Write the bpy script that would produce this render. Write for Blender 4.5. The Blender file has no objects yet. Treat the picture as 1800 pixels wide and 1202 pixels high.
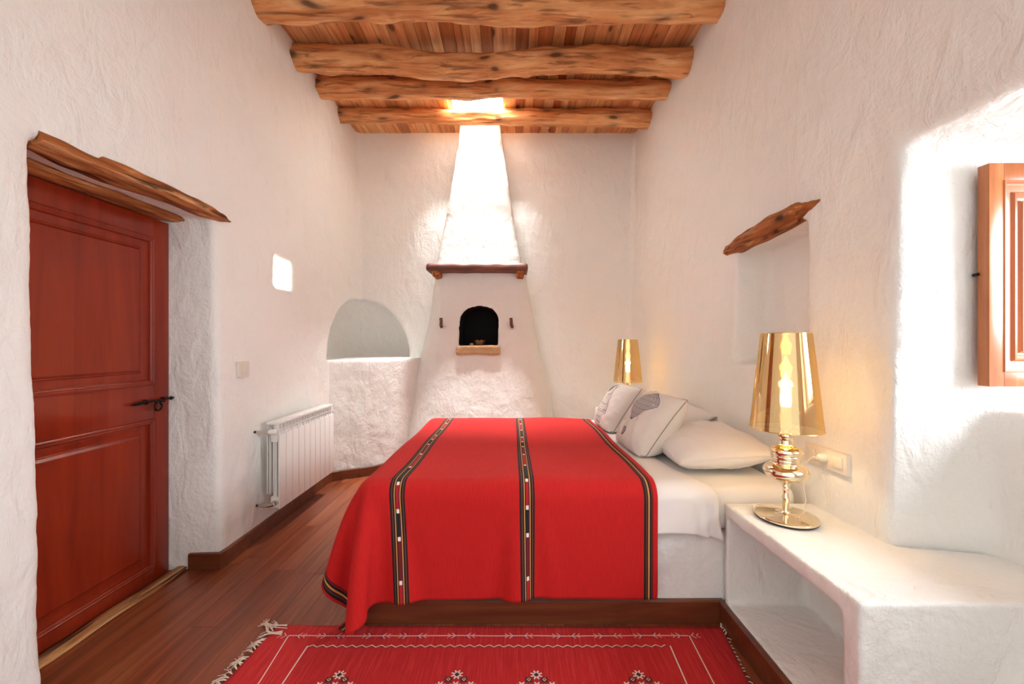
import bpy, bmesh, math, random
import numpy as np
from mathutils import Vector, Matrix, noise

S = bpy.context.scene
COL = S.collection
PI = math.pi

# ------------------------------------------------------------------ camera
cam_d = bpy.data.cameras.new('camera')
cam_d.sensor_width = 36.0
cam_d.lens = 36.0 * 700.0 / 1800.0
cam_d.shift_y = 4.0 / 1800.0
cam_d.clip_start = 0.05
cam = bpy.data.objects.new('camera', cam_d)
cam.location = (0, 0, 1.3)
cam.rotation_euler = (PI / 2, 0, 0)
COL.objects.link(cam)
S.camera = cam

# ------------------------------------------------------------------ world, lights, exposure
S.view_settings.view_transform = 'Standard'
S.view_settings.look = 'None'
S.view_settings.gamma = 1.0
S.view_settings.use_curve_mapping = False
S.view_settings.exposure = 1.38
W = bpy.data.worlds.new('world')
S.world = W
W.use_nodes = True
bg = W.node_tree.nodes['Background']
bg.inputs[0].default_value = (0.98, 1.0, 0.985, 1)
bg.inputs[1].default_value = 0.55
S.cycles.max_bounces = 12
S.cycles.diffuse_bounces = 6
S.cycles.glossy_bounces = 5
S.cycles.transparent_max_bounces = 12
S.cycles.sample_clamp_indirect = 6.0


def area_light(name, loc, target, sx, sy, power, color):
    d = bpy.data.lights.new(name, 'AREA')
    d.shape = 'RECTANGLE'
    d.size, d.size_y = sx, sy
    d.energy = power
    d.color = color
    o = bpy.data.objects.new(name, d)
    o.location = loc
    v = Vector(target) - Vector(loc)
    o.rotation_euler = v.to_track_quat('-Z', 'Y').to_euler()
    COL.objects.link(o)
    return o


# daylight coming down the roof light, in at the window on the right and at the slit in the left wall
area_light('skylight_daylight', (-0.36, 4.06, 4.72), (-0.36, 4.14, 3.0), 0.42, 0.42, 270, (1.0, 1.0, 1.0))
area_light('window_daylight', (2.75, 0.70, 1.75), (1.5, 1.0, 1.35), 1.3, 1.2, 46, (0.86, 0.93, 1.0))
area_light('slit_daylight', (-2.28, 3.16, 1.86), (-1.9, 3.05, 1.84), 0.34, 0.26, 6, (1.0, 0.95, 0.84))


# ------------------------------------------------------------------ helpers
def lin(r, g, b):
    def f(c):
        c /= 255.0
        return c / 12.92 if c <= 0.04045 else ((c + 0.055) / 1.055) ** 2.4
    return (f(r), f(g), f(b), 1.0)


def thing(name, label, cat, loc=(0, 0, 0), group=None):
    o = bpy.data.objects.new(name, None)
    o.empty_display_size = 0.1
    o.location = loc
    COL.objects.link(o)
    tag(o, label, cat, group)
    return o


def tag(o, label=None, cat=None, group=None, kind=None):
    if label: o['label'] = label
    if cat: o['category'] = cat
    if group: o['group'] = group
    if kind: o['kind'] = kind
    return o


def root_loc(p):
    l = Vector((0, 0, 0))
    while p is not None:
        l += p.location
        p = p.parent
    return l


def finish(bm, angle=38):
    a = math.radians(angle)
    for f in bm.faces:
        f.smooth = True
    for e in bm.edges:
        if len(e.link_faces) == 2:
            e.smooth = e.calc_face_angle(0) < a
        else:
            e.smooth = True


def obj(name, bm, mats, parent=None, angle=38, recenter=True, normals=True):
    """link a bmesh given in world coordinates as one mesh object"""
    if normals:
        bmesh.ops.recalc_face_normals(bm, faces=bm.faces[:])
    finish(bm, angle)
    off = root_loc(parent)
    if parent is None and recenter and len(bm.verts):
        xs = [v.co.x for v in bm.verts]; ys = [v.co.y for v in bm.verts]; zs = [v.co.z for v in bm.verts]
        off = Vector(((min(xs) + max(xs)) / 2, (min(ys) + max(ys)) / 2, min(zs)))
    bmesh.ops.translate(bm, verts=bm.verts[:], vec=-off)
    me = bpy.data.meshes.new(name)
    bm.to_mesh(me)
    bm.free()
    if not isinstance(mats, (list, tuple)):
        mats = [mats]
    for m in mats:
        me.materials.append(m)
    o = bpy.data.objects.new(name, me)
    if parent is None:
        o.location = off
    else:
        o.parent = parent
    COL.objects.link(o)
    return o


def struct(name, bm, mats, parent=None, **k):
    o = obj(name, bm, mats, parent, recenter=False, **k)
    if parent is None:
        o['kind'] = 'structure'
    return o


def copy_tree(o, parent=None):
    c = o.copy()
    COL.objects.link(c)
    c.parent = parent
    for ch in [x for x in o.children]:
        copy_tree(ch, c)
    return c


def box(bm, x0, x1, y0, y1, z0, z1, bevel=0.0, seg=2, mat=0):
    vs = [bm.verts.new(p) for p in ((x0, y0, z0), (x1, y0, z0), (x1, y1, z0), (x0, y1, z0),
                                    (x0, y0, z1), (x1, y0, z1), (x1, y1, z1), (x0, y1, z1))]
    fs = []
    for f in ((0, 3, 2, 1), (4, 5, 6, 7), (0, 1, 5, 4), (1, 2, 6, 5), (2, 3, 7, 6), (3, 0, 4, 7)):
        fs.append(bm.faces.new([vs[i] for i in f]))
    for f in fs:
        f.material_index = mat
    if bevel > 0:
        es = list({e for f in fs for e in f.edges})
        bmesh.ops.bevel(bm, geom=es, offset=bevel, segments=seg, profile=0.5, affect='EDGES', clamp_overlap=True)
    return fs


def hexa(bm, pts):
    """eight corners, bottom ring then top ring"""
    vs = [bm.verts.new(p) for p in pts]
    for f in ((0, 3, 2, 1), (4, 5, 6, 7), (0, 1, 5, 4), (1, 2, 6, 5), (2, 3, 7, 6), (3, 0, 4, 7)):
        bm.faces.new([vs[i] for i in f])


def prism(bm, bottom, top):
    b = [bm.verts.new(p) for p in bottom]
    t = [bm.verts.new(p) for p in top]
    n = len(b)
    bm.faces.new(b[::-1])
    bm.faces.new(t)
    for i in range(n):
        j = (i + 1) % n
        bm.faces.new((b[i], b[j], t[j], t[i]))


def loft(bm, rings, caps=True, closed=True, mat=0):
    vr = [[bm.verts.new(p) for p in r] for r in rings]
    n = len(vr[0])
    for a, b in zip(vr[:-1], vr[1:]):
        for i in range(n if closed else n - 1):
            j = (i + 1) % n
            f = bm.faces.new((a[i], a[j], b[j], b[i]))
            f.material_index = mat
    if caps:
        bm.faces.new(vr[0][::-1]).material_index = mat
        bm.faces.new(vr[-1]).material_index = mat
    return vr


def lathe(bm, prof, c=(0, 0, 0), n=48, cap=True, mat=0):
    rings = []
    for r, z in prof:
        rings.append([(c[0] + r * math.cos(2 * PI * i / n), c[1] + r * math.sin(2 * PI * i / n), c[2] + z) for i in range(n)])
    return loft(bm, rings, caps=cap, mat=mat)


def catmull(pts, k=8):
    P = [Vector(p) for p in pts]
    P = [P[0] * 2 - P[1]] + P + [P[-1] * 2 - P[-2]]
    out = []
    for i in range(1, len(P) - 2):
        p0, p1, p2, p3 = P[i - 1:i + 3]
        for s in range(k):
            t = s / k
            out.append(0.5 * ((2 * p1) + (p2 - p0) * t + (2 * p0 - 5 * p1 + 4 * p2 - p3) * t * t + (3 * p1 - p0 - 3 * p2 + p3) * t ** 3))
    out.append(P[-2])
    return out


def tube(bm, pts, r, n=8, mat=0):
    pts = [Vector(p) for p in pts]
    rs = r if isinstance(r, (list, tuple)) else [r] * len(pts)
    up = Vector((0.13, 0.21, 1)).normalized()
    rings = []
    for i, p in enumerate(pts):
        t = (pts[min(i + 1, len(pts) - 1)] - pts[max(i - 1, 0)])
        if t.length < 1e-9: t = Vector((0, 0, 1))
        t.normalize()
        a = up - t * up.dot(t)
        if a.length < 1e-3:
            a = Vector((1, 0, 0)) - t * t.x
        a.normalize()
        up = a
        b = t.cross(a)
        rings.append([p + (a * math.cos(2 * PI * k / n) + b * math.sin(2 * PI * k / n)) * rs[i] for k in range(n)])
    loft(bm, rings, mat=mat)


def ring_panel(bm, o, u, v, nrm, w, h, prof, mat=0):
    """nested rectangles: a moulded panel. prof = [(inset, height)...]"""
    o, u, v, nrm = Vector(o), Vector(u), Vector(v), Vector(nrm)
    rings = []
    for ins, ht in prof:
        rings.append([o + u * a + v * b + nrm * ht for a, b in
                      ((ins, ins), (w - ins, ins), (w - ins, h - ins), (ins, h - ins))])
    vr = [[bm.verts.new(p) for p in r] for r in rings]
    for a, b in zip(vr[:-1], vr[1:]):
        for i in range(4):
            j = (i + 1) % 4
            bm.faces.new((a[i], a[j], b[j], b[i])).material_index = mat
    bm.faces.new(vr[-1]).material_index = mat


def fbm(p, o=4):
    return noise.fractal(Vector(p), 1.0, 2.0, o, noise_basis='PERLIN_ORIGINAL')


# ------------------------------------------------------------------ node material helpers
class NT:
    def __init__(s, name):
        s.m = bpy.data.materials.new(name)
        s.m.use_nodes = True
        s.t = s.m.node_tree
        s.b = s.t.nodes['Principled BSDF']
        s.out = s.t.nodes['Material Output']

    def n(s, kind, **kw):
        nd = s.t.nodes.new(kind)
        for k, v in kw.items():
            setattr(nd, k, v)
        return nd

    def l(s, a, b):
        s.t.links.new(a, b)

    def coords(s, scale=(1, 1, 1), rot=(0, 0, 0), src='Object'):
        tc = s.n('ShaderNodeTexCoord')
        mp = s.n('ShaderNodeMapping')
        mp.inputs['Scale'].default_value = scale
        mp.inputs['Rotation'].default_value = rot
        s.l(tc.outputs[src], mp.inputs[0])
        return mp.outputs[0]

    def noise(s, vec, scale, detail=4, rough=0.55, dist=0.0):
        nd = s.n('ShaderNodeTexNoise')
        nd.inputs['Scale'].default_value = scale
        nd.inputs['Detail'].default_value = detail
        nd.inputs['Roughness'].default_value = rough
        nd.inputs['Distortion'].default_value = dist
        if vec is not None: s.l(vec, nd.inputs['Vector'])
        return nd.outputs['Fac']

    def voronoi(s, vec, scale):
        nd = s.n('ShaderNodeTexVoronoi')
        nd.inputs['Scale'].default_value = scale
        s.l(vec, nd.inputs['Vector'])
        return nd.outputs['Distance']

    def ramp(s, fac, stops, interp='LINEAR'):
        nd = s.n('ShaderNodeValToRGB')
        cr = nd.color_ramp
        cr.interpolation = interp
        while len(cr.elements) < len(stops):
            cr.elements.new(0.5)
        for e, (p, c) in zip(cr.elements, stops):
            e.position = p
            e.color = c if len(c) == 4 else (*c, 1)
        s.l(fac, nd.inputs[0])
        return nd.outputs[0]

    def mix(s, fac, a, b, mode='MIX'):
        nd = s.n('ShaderNodeMix', data_type='RGBA', blend_type=mode)
        for sock, v in ((nd.inputs[0], fac), (nd.inputs[6], a), (nd.inputs[7], b)):
            if hasattr(v, 'is_output'):
                s.l(v, sock)
            else:
                sock.default_value = v
        return nd.outputs[2]

    def math(s, op, a, b=None, c=None, clamp=False):
        nd = s.n('ShaderNodeMath', operation=op, use_clamp=clamp)
        for i, v in enumerate((a, b, c)):
            if v is None: continue
            if hasattr(v, 'is_output'):
                s.l(v, nd.inputs[i])
            else:
                nd.inputs[i].default_value = v
        return nd.outputs[0]

    def bump(s, h, strength, dist, prev=None):
        nd = s.n('ShaderNodeBump')
        nd.inputs['Strength'].default_value = strength
        nd.inputs['Distance'].default_value = dist
        s.l(h, nd.inputs['Height'])
        if prev is not None: s.l(prev, nd.inputs['Normal'])
        return nd.outputs[0]

    def set(s, color=None, rough=None, normal=None, metallic=None, **kw):
        for key, v in (('Base Color', color), ('Roughness', rough), ('Normal', normal), ('Metallic', metallic)):
            if v is None: continue
            if hasattr(v, 'is_output'):
                s.l(v, s.b.inputs[key])
            else:
                s.b.inputs[key].default_value = v
        for k, v in kw.items():
            s.b.inputs[k].default_value = v
        return s.m


def plain(name, col, rough=0.5, metallic=0.0, **kw):
    return NT(name).set(col, rough, None, metallic, **kw)


def plaster_mat(name, col, col2, bump=0.5):
    t = NT(name)
    v = t.coords()
    vs = t.coords((3.6, 3.6, 1.7), (0.45, 0.35, 0.0))
    big = t.noise(v, 1.3, 3, 0.5)
    strokes = t.noise(vs, 2.2, 5, 0.55, 1.1)
    fine = t.noise(v, 42, 5, 0.6)
    grain = t.noise(v, 190, 3, 0.6)
    stain = t.ramp(t.noise(t.coords((2.6, 2.6, 1.2)), 2.0, 7, 0.68, 0.3), [(0.60, (0, 0, 0, 1)), (0.74, (1, 1, 1, 1))])
    scr = t.ramp(t.noise(t.coords((26, 26, 7), (0.5, 0.4, 0.0)), 1.0, 5, 0.6, 0.5), [(0.66, (0, 0, 0, 1)), (0.74, (1, 1, 1, 1))])
    pits = t.math('LESS_THAN', t.voronoi(v, 9.0), 0.035)
    c = t.mix(t.math('MULTIPLY', big, 0.8), col, col2)
    c = t.mix(t.math('MULTIPLY', pits, 0.10), c, lin(176, 152, 132))
    c = t.mix(t.math('MULTIPLY', stain, 0.17), c, lin(188, 170, 156))
    c = t.mix(t.math('MULTIPLY', scr, 0.16), c, lin(170, 150, 134))
    n1 = t.bump(strokes, bump * 1.2, 0.024)
    n2 = t.bump(fine, bump * 0.95, 0.010, n1)
    n3 = t.bump(grain, bump * 0.35, 0.003, n2)
    return t.set(c, 0.88, n3)


def wood_mat(name, stops, axis, freq=14.0, stretch=0.07, rough=0.5, knots=0.0, bump=0.25, tone=None, seed=0.0, coat=0.0, dark=(0.03, 0.012, 0.006, 1), knot_scale=3.0, tk=(0.9, 0.5), kr=1.0, cracks=0.0, spec=0.5):
    t = NT(name)
    sc = [freq, freq, freq]
    sc[axis] = freq * stretch
    v0 = t.coords(tuple(sc))
    if tone:
        at = t.n('ShaderNodeAttribute', attribute_name=tone)
        add = t.n('ShaderNodeVectorMath', operation='ADD')
        sca = t.n('ShaderNodeVectorMath', operation='SCALE')
        t.l(at.outputs['Color'], sca.inputs[0])
        sca.inputs['Scale'].default_value = 40.0
        t.l(v0, add.inputs[0]); t.l(sca.outputs[0], add.inputs[1])
        v0 = add.outputs[0]
    g = t.noise(v0, 1.0, 6, 0.62, 0.9)
    c = t.ramp(g, stops)
    h = g
    if knots > 0:
        vk = t.coords(tuple((0.45 if i == axis else 1.0) for i in range(3)))
        wob = t.n('ShaderNodeVectorMath', operation='ADD')
        nz = t.n('ShaderNodeTexNoise'); nz.inputs['Scale'].default_value = 4.0
        t.l(vk, nz.inputs['Vector'])
        sc2 = t.n('ShaderNodeVectorMath', operation='SCALE'); sc2.inputs['Scale'].default_value = 0.16
        t.l(nz.outputs['Color'], sc2.inputs[0])
        t.l(vk, wob.inputs[0]); t.l(sc2.outputs[0], wob.inputs[1])
        vd = t.voronoi(wob.outputs[0], knot_scale)
        kf = t.ramp(vd, [(0.0, (1, 1, 1, 1)), (0.06 * kr, (1, 1, 1, 1)), (0.11 * kr, (0.3, 0.3, 0.3, 1)), (0.20 * kr, (0, 0, 0, 1))])
        c = t.mix(t.math('MULTIPLY', kf, knots), c, dark)
        h = t.math('SUBTRACT', g, t.math('MULTIPLY', kf, 0.5))
    if cracks > 0:
        scc = [34.0, 34.0, 34.0]; scc[axis] = 2.2
        cr = t.ramp(t.noise(t.coords(tuple(scc)), 1.0, 4, 0.55, 0.6), [(0.36, (1, 1, 1, 1)), (0.45, (0, 0, 0, 1))])
        c = t.mix(t.math('MULTIPLY', cr, cracks), c, dark)
        h = t.math('SUBTRACT', h, t.math('MULTIPLY', cr, 0.4))
    if tone:
        at2 = t.n('ShaderNodeAttribute', attribute_name=tone)
        sep = t.n('ShaderNodeSeparateColor')
        t.l(at2.outputs['Color'], sep.inputs[0])
        c = t.mix(t.math('MULTIPLY', t.math('POWER', sep.outputs[0], 1.1), tk[0]), c, t.mix(1.0, c, (0.52, 0.33, 0.22, 1), 'MULTIPLY'))
        warm = t.mix(t.math('MULTIPLY', sep.outputs[1], 0.45), c, t.mix(1.0, c, (1.0, 0.62, 0.45, 1), 'MULTIPLY'))
        c = warm
    nb = t.bump(h, bump, 0.006)
    t.set(c, rough, nb)
    t.b.inputs['Coat Weight'].default_value = coat
    t.b.inputs['Specular IOR Level'].default_value = spec
    t.b.inputs['Coat Roughness'].default_value = 0.18
    return t.m


def fabric_mat(name, col, col2, rough=0.85, weave=900, bump=0.12, big=5.0, sheen=0.25):
    t = NT(name)
    v = t.coords()
    a = t.noise(v, big, 4, 0.6)
    c = t.mix(a, col, col2)
    w = t.noise(t.coords((1, 1, 1)), weave, 2, 0.5)
    f = t.noise(v, 14, 3, 0.5)
    nb = t.bump(f, 0.18, 0.006)
    nb = t.bump(w, bump, 0.001, nb)
    t.set(c, rough, nb)
    t.b.inputs['Sheen Weight'].default_value = sheen
    t.b.inputs['Sheen Roughness'].default_value = 0.5
    return t.m


M = {}
M['plaster'] = plaster_mat('white_lime_plaster', (0.86, 0.86, 0.828, 1), (0.835, 0.822, 0.78, 1), 0.50)
M['plaster_s'] = plaster_mat('smooth_white_plaster', (0.86, 0.855, 0.82, 1), (0.835, 0.82, 0.78, 1), 0.38)
M['soot'] = plain('black_soot', (0.006, 0.004, 0.0035, 1), 0.95)
M['beam'] = wood_mat('juniper_log', [(0.25, lin(156, 94, 52)), (0.42, lin(198, 130, 78)), (0.55, lin(220, 158, 102)), (0.75, lin(240, 194, 142))],
                     0, 13, 0.10, 0.6, 0.85, 0.5, knot_scale=6.5, kr=1.7, cracks=0.55, dark=lin(66, 28, 12), spec=0.3)
M['plank'] = wood_mat('ceiling_planking', [(0.2, lin(160, 98, 58)), (0.42, lin(210, 150, 96)), (0.58, lin(228, 176, 122)), (0.8, lin(242, 206, 156))],
                      1, 22, 0.06, 0.6, 0.85, 0.3, tone='tone', knot_scale=8.0, kr=1.5, dark=lin(84, 38, 18), tk=(1.0, 0.5), spec=0.3)
M['floor'] = wood_mat('dark_hardwood_floor', [(0.2, lin(94, 48, 28)), (0.45, lin(124, 66, 40)), (0.62, lin(142, 80, 48)), (0.85, lin(172, 108, 66))],
                      1, 26, 0.05, 0.34, 0.0, 0.10, tone='tone', coat=0.05, tk=(0.5, 0.82), spec=0.4)
M['door'] = wood_mat('red_stained_pine', [(0.2, lin(98, 24, 8)), (0.45, lin(128, 36, 14)), (0.65, lin(142, 45, 18)), (0.9, lin(164, 62, 28))],
                    2, 9, 0.08, 0.30, 0.55, 0.08, coat=0.08, spec=0.35, dark=lin(84, 24, 16), knot_scale=2.4)
M['skirting'] = wood_mat('skirting_wood', [(0.2, lin(74, 34, 18)), (0.5, lin(104, 52, 28)), (0.85, lin(132, 74, 40))], 0, 12, 0.10, 0.34, 0, 0.06, coat=0.25)
M['shutter'] = wood_mat('varnished_shutter_pine', [(0.2, lin(134, 64, 26)), (0.45, lin(168, 92, 42)), (0.65, lin(190, 116, 60)), (0.9, lin(210, 144, 86))],
                        2, 11, 0.09, 0.34, 0.5, 0.06, coat=0.3, dark=lin(110, 44, 24), knot_scale=3.0)
M['oldwood'] = wood_mat('weathered_log', [(0.22, lin(66, 32, 14)), (0.40, lin(136, 74, 36)), (0.55, lin(172, 104, 54)), (0.72, lin(214, 168, 122))],
                        1, 20, 0.11, 0.7, 0.9, 0.9, knot_scale=9.0, kr=1.6, cracks=0.8, spec=0.25)
M['darkwood'] = wood_mat('dark_mantel_wood', [(0.25, lin(58, 28, 20)), (0.5, lin(100, 56, 42)), (0.75, lin(142, 88, 66))], 0, 16, 0.1, 0.55, 0.8, 0.6, knot_scale=6.0)
M['threshold'] = wood_mat('split_threshold_wood', [(0.28, lin(66, 34, 18)), (0.42, lin(150, 96, 52)), (0.6, lin(196, 148, 92)), (0.8, lin(226, 190, 140))], 1, 24, 0.07, 0.55, 0.8, 0.8, knot_scale=9.0, kr=1.6, cracks=0.9)
M['stone'] = plaster_mat('sandstone_sill', lin(206, 170, 128), lin(172, 124, 84), 0.9)
M['iron'] = plain('black_iron', (0.02, 0.016, 0.014, 1), 0.42, 0.8)
M['gold_base'] = plain('champagne_gold_metal', (0.93, 0.81, 0.59, 1), 0.07, 1.0)
M['gold_rim'] = plain('gold_rim', (0.92, 0.66, 0.27, 1), 0.15, 1.0)
M['black'] = plain('black_felt', (0.012, 0.010, 0.010, 1), 0.8)
M['white_enamel'] = plain('white_enamel', (0.82, 0.80, 0.77, 1), 0.3)
M['plastic'] = plain('cream_plastic', (0.74, 0.68, 0.59, 1), 0.35)
M['chrome'] = plain('nickel', (0.62, 0.56, 0.49, 1), 0.25, 1.0)
M['copper'] = plain('dark_pipe', (0.06, 0.04, 0.03, 1), 0.4, 0.6)
M['linen'] = fabric_mat('white_cotton', (0.83, 0.80, 0.765, 1), (0.80, 0.765, 0.73, 1), 0.85, 700, 0.08, 4, 0.15)
M['cushion'] = fabric_mat('natural_linen', (0.78, 0.73, 0.67, 1), (0.74, 0.69, 0.63, 1), 0.9, 500, 0.25, 9, 0.15)
M['ink'] = plain('grey_ink', (0.10, 0.09, 0.10, 1), 0.9)
M['ink_pale'] = plain('pale_grey_ink', (0.46, 0.42, 0.42, 1), 0.9)
M['piping'] = plain('grey_piping', (0.36, 0.31, 0.27, 1), 0.9)
M['thread_white'] = plain('cream_wool', (0.74, 0.60, 0.50, 1), 0.95)
M['thread_pink'] = plain('pink_wool', (0.74, 0.38, 0.36, 1), 0.95)
M['thread_dark'] = plain('indigo_wool', (0.045, 0.02, 0.05, 1), 0.95)
M['thread_yellow'] = plain('ochre_wool', (0.62, 0.34, 0.09, 1), 0.95)
M['brass'] = plain('dull_brass', (0.26, 0.15, 0.07, 1), 0.4, 0.8)


def shade_mat():
    t = NT('gold_mirror_film')
    t.t.nodes.remove(t.b)
    g = t.n('ShaderNodeBsdfAnisotropic' if False else 'ShaderNodeBsdfGlossy')
    g.inputs['Color'].default_value = (0.80, 0.61, 0.32, 1)
    g.inputs['Roughness'].default_value = 0.06
    tr = t.n('ShaderNodeBsdfTransparent')
    tr.inputs['Color'].default_value = (1.0, 0.79, 0.42, 1)
    mx = t.n('ShaderNodeMixShader')
    mx.inputs[0].default_value = 0.25
    t.l(g.outputs[0], mx.inputs[1]); t.l(tr.outputs[0], mx.inputs[2])
    t.l(mx.outputs[0], t.out.inputs[0])
    return t.m


def bulb_mat():
    t = NT('lit_bulb')
    t.set((1, 0.9, 0.7, 1), 0.3)
    t.b.inputs['Emission Color'].default_value = (1.0, 0.72, 0.36, 1)
    t.b.inputs['Emission Strength'].default_value = 22.0
    return t.m


M['shade'] = shade_mat()
M['bulb'] = bulb_mat()


def rug_mat():
    t = NT('red_kilim_wool')
    v = t.coords((1, 1, 1))
    streak = t.noise(t.coords((60, 3, 1)), 2.0, 5, 0.65)
    blot = t.noise(v, 3.0, 3, 0.5)
    c = t.ramp(streak, [(0.3, lin(158, 14, 18)), (0.5, lin(182, 26, 28)), (0.7, lin(204, 58, 54))])
    c = t.mix(t.math('MULTIPLY', blot, 0.5), c, lin(188, 24, 28))
    w = t.n('ShaderNodeTexWave', wave_type='BANDS', bands_direction='X')
    w.inputs['Scale'].default_value = 90
    t.l(v, w.inputs[0])
    nb = t.bump(w.outputs['Fac'], 0.35, 0.002)
    nb = t.bump(streak, 0.3, 0.003, nb)
    t.set(c, 0.92, nb)
    return t.m


M['rug'] = rug_mat()


def blanket_mat():
    """red woven blanket; UV in metres across (u) and along (v) the cloth carries the woven stripes"""
    t = NT('red_striped_blanket')
    tc = t.n('ShaderNodeTexCoord')
    sp = t.n('ShaderNodeSeparateXYZ')
    t.l(tc.outputs['UV'], sp.inputs[0])
    u, vv = sp.outputs[0], sp.outputs[1]
    mp = t.n('ShaderNodeMapping'); mp.inputs['Scale'].default_value = (55, 5, 1)
    t.l(tc.outputs['UV'], mp.inputs[0])
    st = t.noise(mp.outputs[0], 3, 4, 0.6)
    red = t.ramp(st, [(0.3, lin(178, 8, 7)), (0.7, lin(195, 16, 12))])
    blk = lin(34, 12, 16); yel = lin(196, 142, 74); brn = lin(104, 56, 40); r0 = lin(150, 16, 20)
    # fraction along the cloth picks the colour of the middle stripe
    fr = t.math('FRACT', t.math('DIVIDE', t.math('ADD', vv, 5.02), 0.86))
    mid = t.ramp(fr, [(0.0, lin(22, 46, 38)), (0.24, lin(176, 22, 28)), (0.50, lin(110, 14, 22)), (0.72, lin(20, 22, 22)), (0.86, lin(170, 20, 26))], 'CONSTANT')
    dots = None
    for p in (0.0, 0.24, 0.50, 0.72, 0.86, 1.0):
        d = t.math('LESS_THAN', t.math('ABSOLUTE', t.math('SUBTRACT', fr, p)), 0.0105)
        dots = d if dots is None else t.math('MAXIMUM', dots, d)
    col = red
    half = 0.0345
    for c0 in (0.070, -0.515):
        x = t.math('DIVIDE', t.math('ADD', t.math('SUBTRACT', u, c0), half), 2 * half)
        stops = [(0.0, blk), (0.13, brn), (0.19, blk), (0.29, yel), (0.355, blk), (0.42, (1, 0, 1, 1)), (0.60, blk), (0.66, yel), (0.72, blk), (0.83, brn), (0.89, blk)]
        rc = t.ramp(x, stops, 'CONSTANT')
        inb = t.math('LESS_THAN', t.math('ABSOLUTE', t.math('SUBTRACT', u, c0)), half)
        cen = t.math('MULTIPLY', t.math('GREATER_THAN', x, 0.42), t.math('LESS_THAN', x, 0.60))
        cc = t.mix(cen, rc, mid)
        cc = t.mix(t.math('MULTIPLY', cen, dots), cc, lin(236, 226, 214))
        col = t.mix(inb, col, cc)
    for c0, h2 in ((0.622, 0.021), (-1.040, 0.024)):
        x = t.math('DIVIDE', t.math('ADD', t.math('SUBTRACT', u, c0), h2), 2 * h2)
        rc = t.ramp(x, [(0.0, blk), (0.24, brn), (0.32, blk), (0.46, yel), (0.62, blk), (0.84, r0), (0.92, blk)], 'CONSTANT')
        inb = t.math('LESS_THAN', t.math('ABSOLUTE', t.math('SUBTRACT', u, c0)), h2)
        col = t.mix(inb, col, rc)
    w = t.noise(mp.outputs[0], 40, 2, 0.5)
    f = t.noise(t.coords(), 16, 3, 0.5)
    nb = t.bump(f, 0.12, 0.006)
    nb = t.bump(w, 0.2, 0.0015, nb)
    t.set(col, 0.9, nb)
    return t.m


M['blanket'] = blanket_mat()

# ------------------------------------------------------------------ hand-plastered solids
CLOUD = []


def cloud(size, depth=3):
    for s_, d_, t_ in CLOUD:
        if s_ == size and d_ == depth:
            return t_
    t_ = bpy.data.textures.new('plaster_noise', 'CLOUDS')
    t_.noise_scale = size
    t_.noise_depth = depth
    CLOUD.append((size, depth, t_))
    return t_


def plaster_solid(bm, cutters=(), voxel=0.02, smooth=5, disp=((0.4, 0.014), (0.09, 0.004)), factor=0.5):
    """evaluate booleans + voxel remesh + smoothing + noise on a solid, returns a new mesh"""
    tmp = []

    def t_obj(b):
        bmesh.ops.recalc_face_normals(b, faces=b.faces[:])
        me = bpy.data.meshes.new('temporary')
        b.to_mesh(me); b.free()
        o = bpy.data.objects.new('temporary', me)
        COL.objects.link(o)
        tmp.append(o)
        return o
    o = t_obj(bm)
    for c in cutters:
        co = t_obj(c)
        m = o.modifiers.new('cut', 'BOOLEAN')
        m.operation = 'DIFFERENCE'; m.solver = 'EXACT'; m.object = co
    m = o.modifiers.new('remesh', 'REMESH'); m.mode = 'VOXEL'; m.voxel_size = voxel
    m = o.modifiers.new('smooth', 'SMOOTH'); m.factor = factor; m.iterations = smooth
    for size, st in disp:
        m = o.modifiers.new('displace', 'DISPLACE')
        m.texture = cloud(size); m.strength = st; m.mid_level = 0.5; m.texture_coords = 'LOCAL'
    dg = bpy.context.evaluated_depsgraph_get()
    dg.update()
    me = bpy.data.meshes.new_from_object(o.evaluated_get(dg))
    for t_ in tmp:
        d = t_.data
        bpy.data.objects.remove(t_)
        bpy.data.meshes.remove(d)
    return me


def mesh_thing(name, me, mats, origin=None, parent=None):
    me.name = name
    me.materials.clear()
    for m in (mats if isinstance(mats, (list, tuple)) else [mats]):
        me.materials.append(m)
    me.polygons.foreach_set('use_smooth', [True] * len(me.polygons))
    o = bpy.data.objects.new(name, me)
    off = root_loc(parent) if parent is not None else (Vector(origin) if origin else Vector((0, 0, 0)))
    if off.length > 0:
        me.transform(Matrix.Translation(-off))
    if parent is not None:
        o.parent = parent
    else:
        o.location = off
    COL.objects.link(o)
    return o


def bm_prism(bottom, top):
    b = bmesh.new(); prism(b, bottom, top); return b


def bm_box(*a, **k):
    b = bmesh.new(); box(b, *a, **k); return b


def bm_hexa(p):
    b = bmesh.new(); hexa(b, p); return b


CZ = 3.775          # underside of the ceiling boards
YB = 4.67           # back wall


def xl(y, z):       # inner face of the left wall
    return -1.695 - 0.02 * (y - 2.3) - 0.02 * z


def xr(y, z):       # inner face of the right wall
    k = 0.030 if y <= 3 else 0.030 - 0.008 * (y - 3) / 1.67
    return 1.362 + k * z


# ---- room shell: left, back and right wall from one solid, split afterwards so that corners stay closed
bm = bmesh.new()
y0 = -0.7


def plan(z):
    return [(xl(y0, z), y0, z), (xl(YB, z), YB, z), (xr(YB, z), YB, z), (xr(3, z), 3.0, z), (xr(y0, z), y0, z),
            (2.14, y0, z), (2.14, 5.75, z), (-2.55, 5.75, z), (-2.55, y0, z)]


prism(bm, plan(-0.06), plan(3.86))
cut = []
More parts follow.
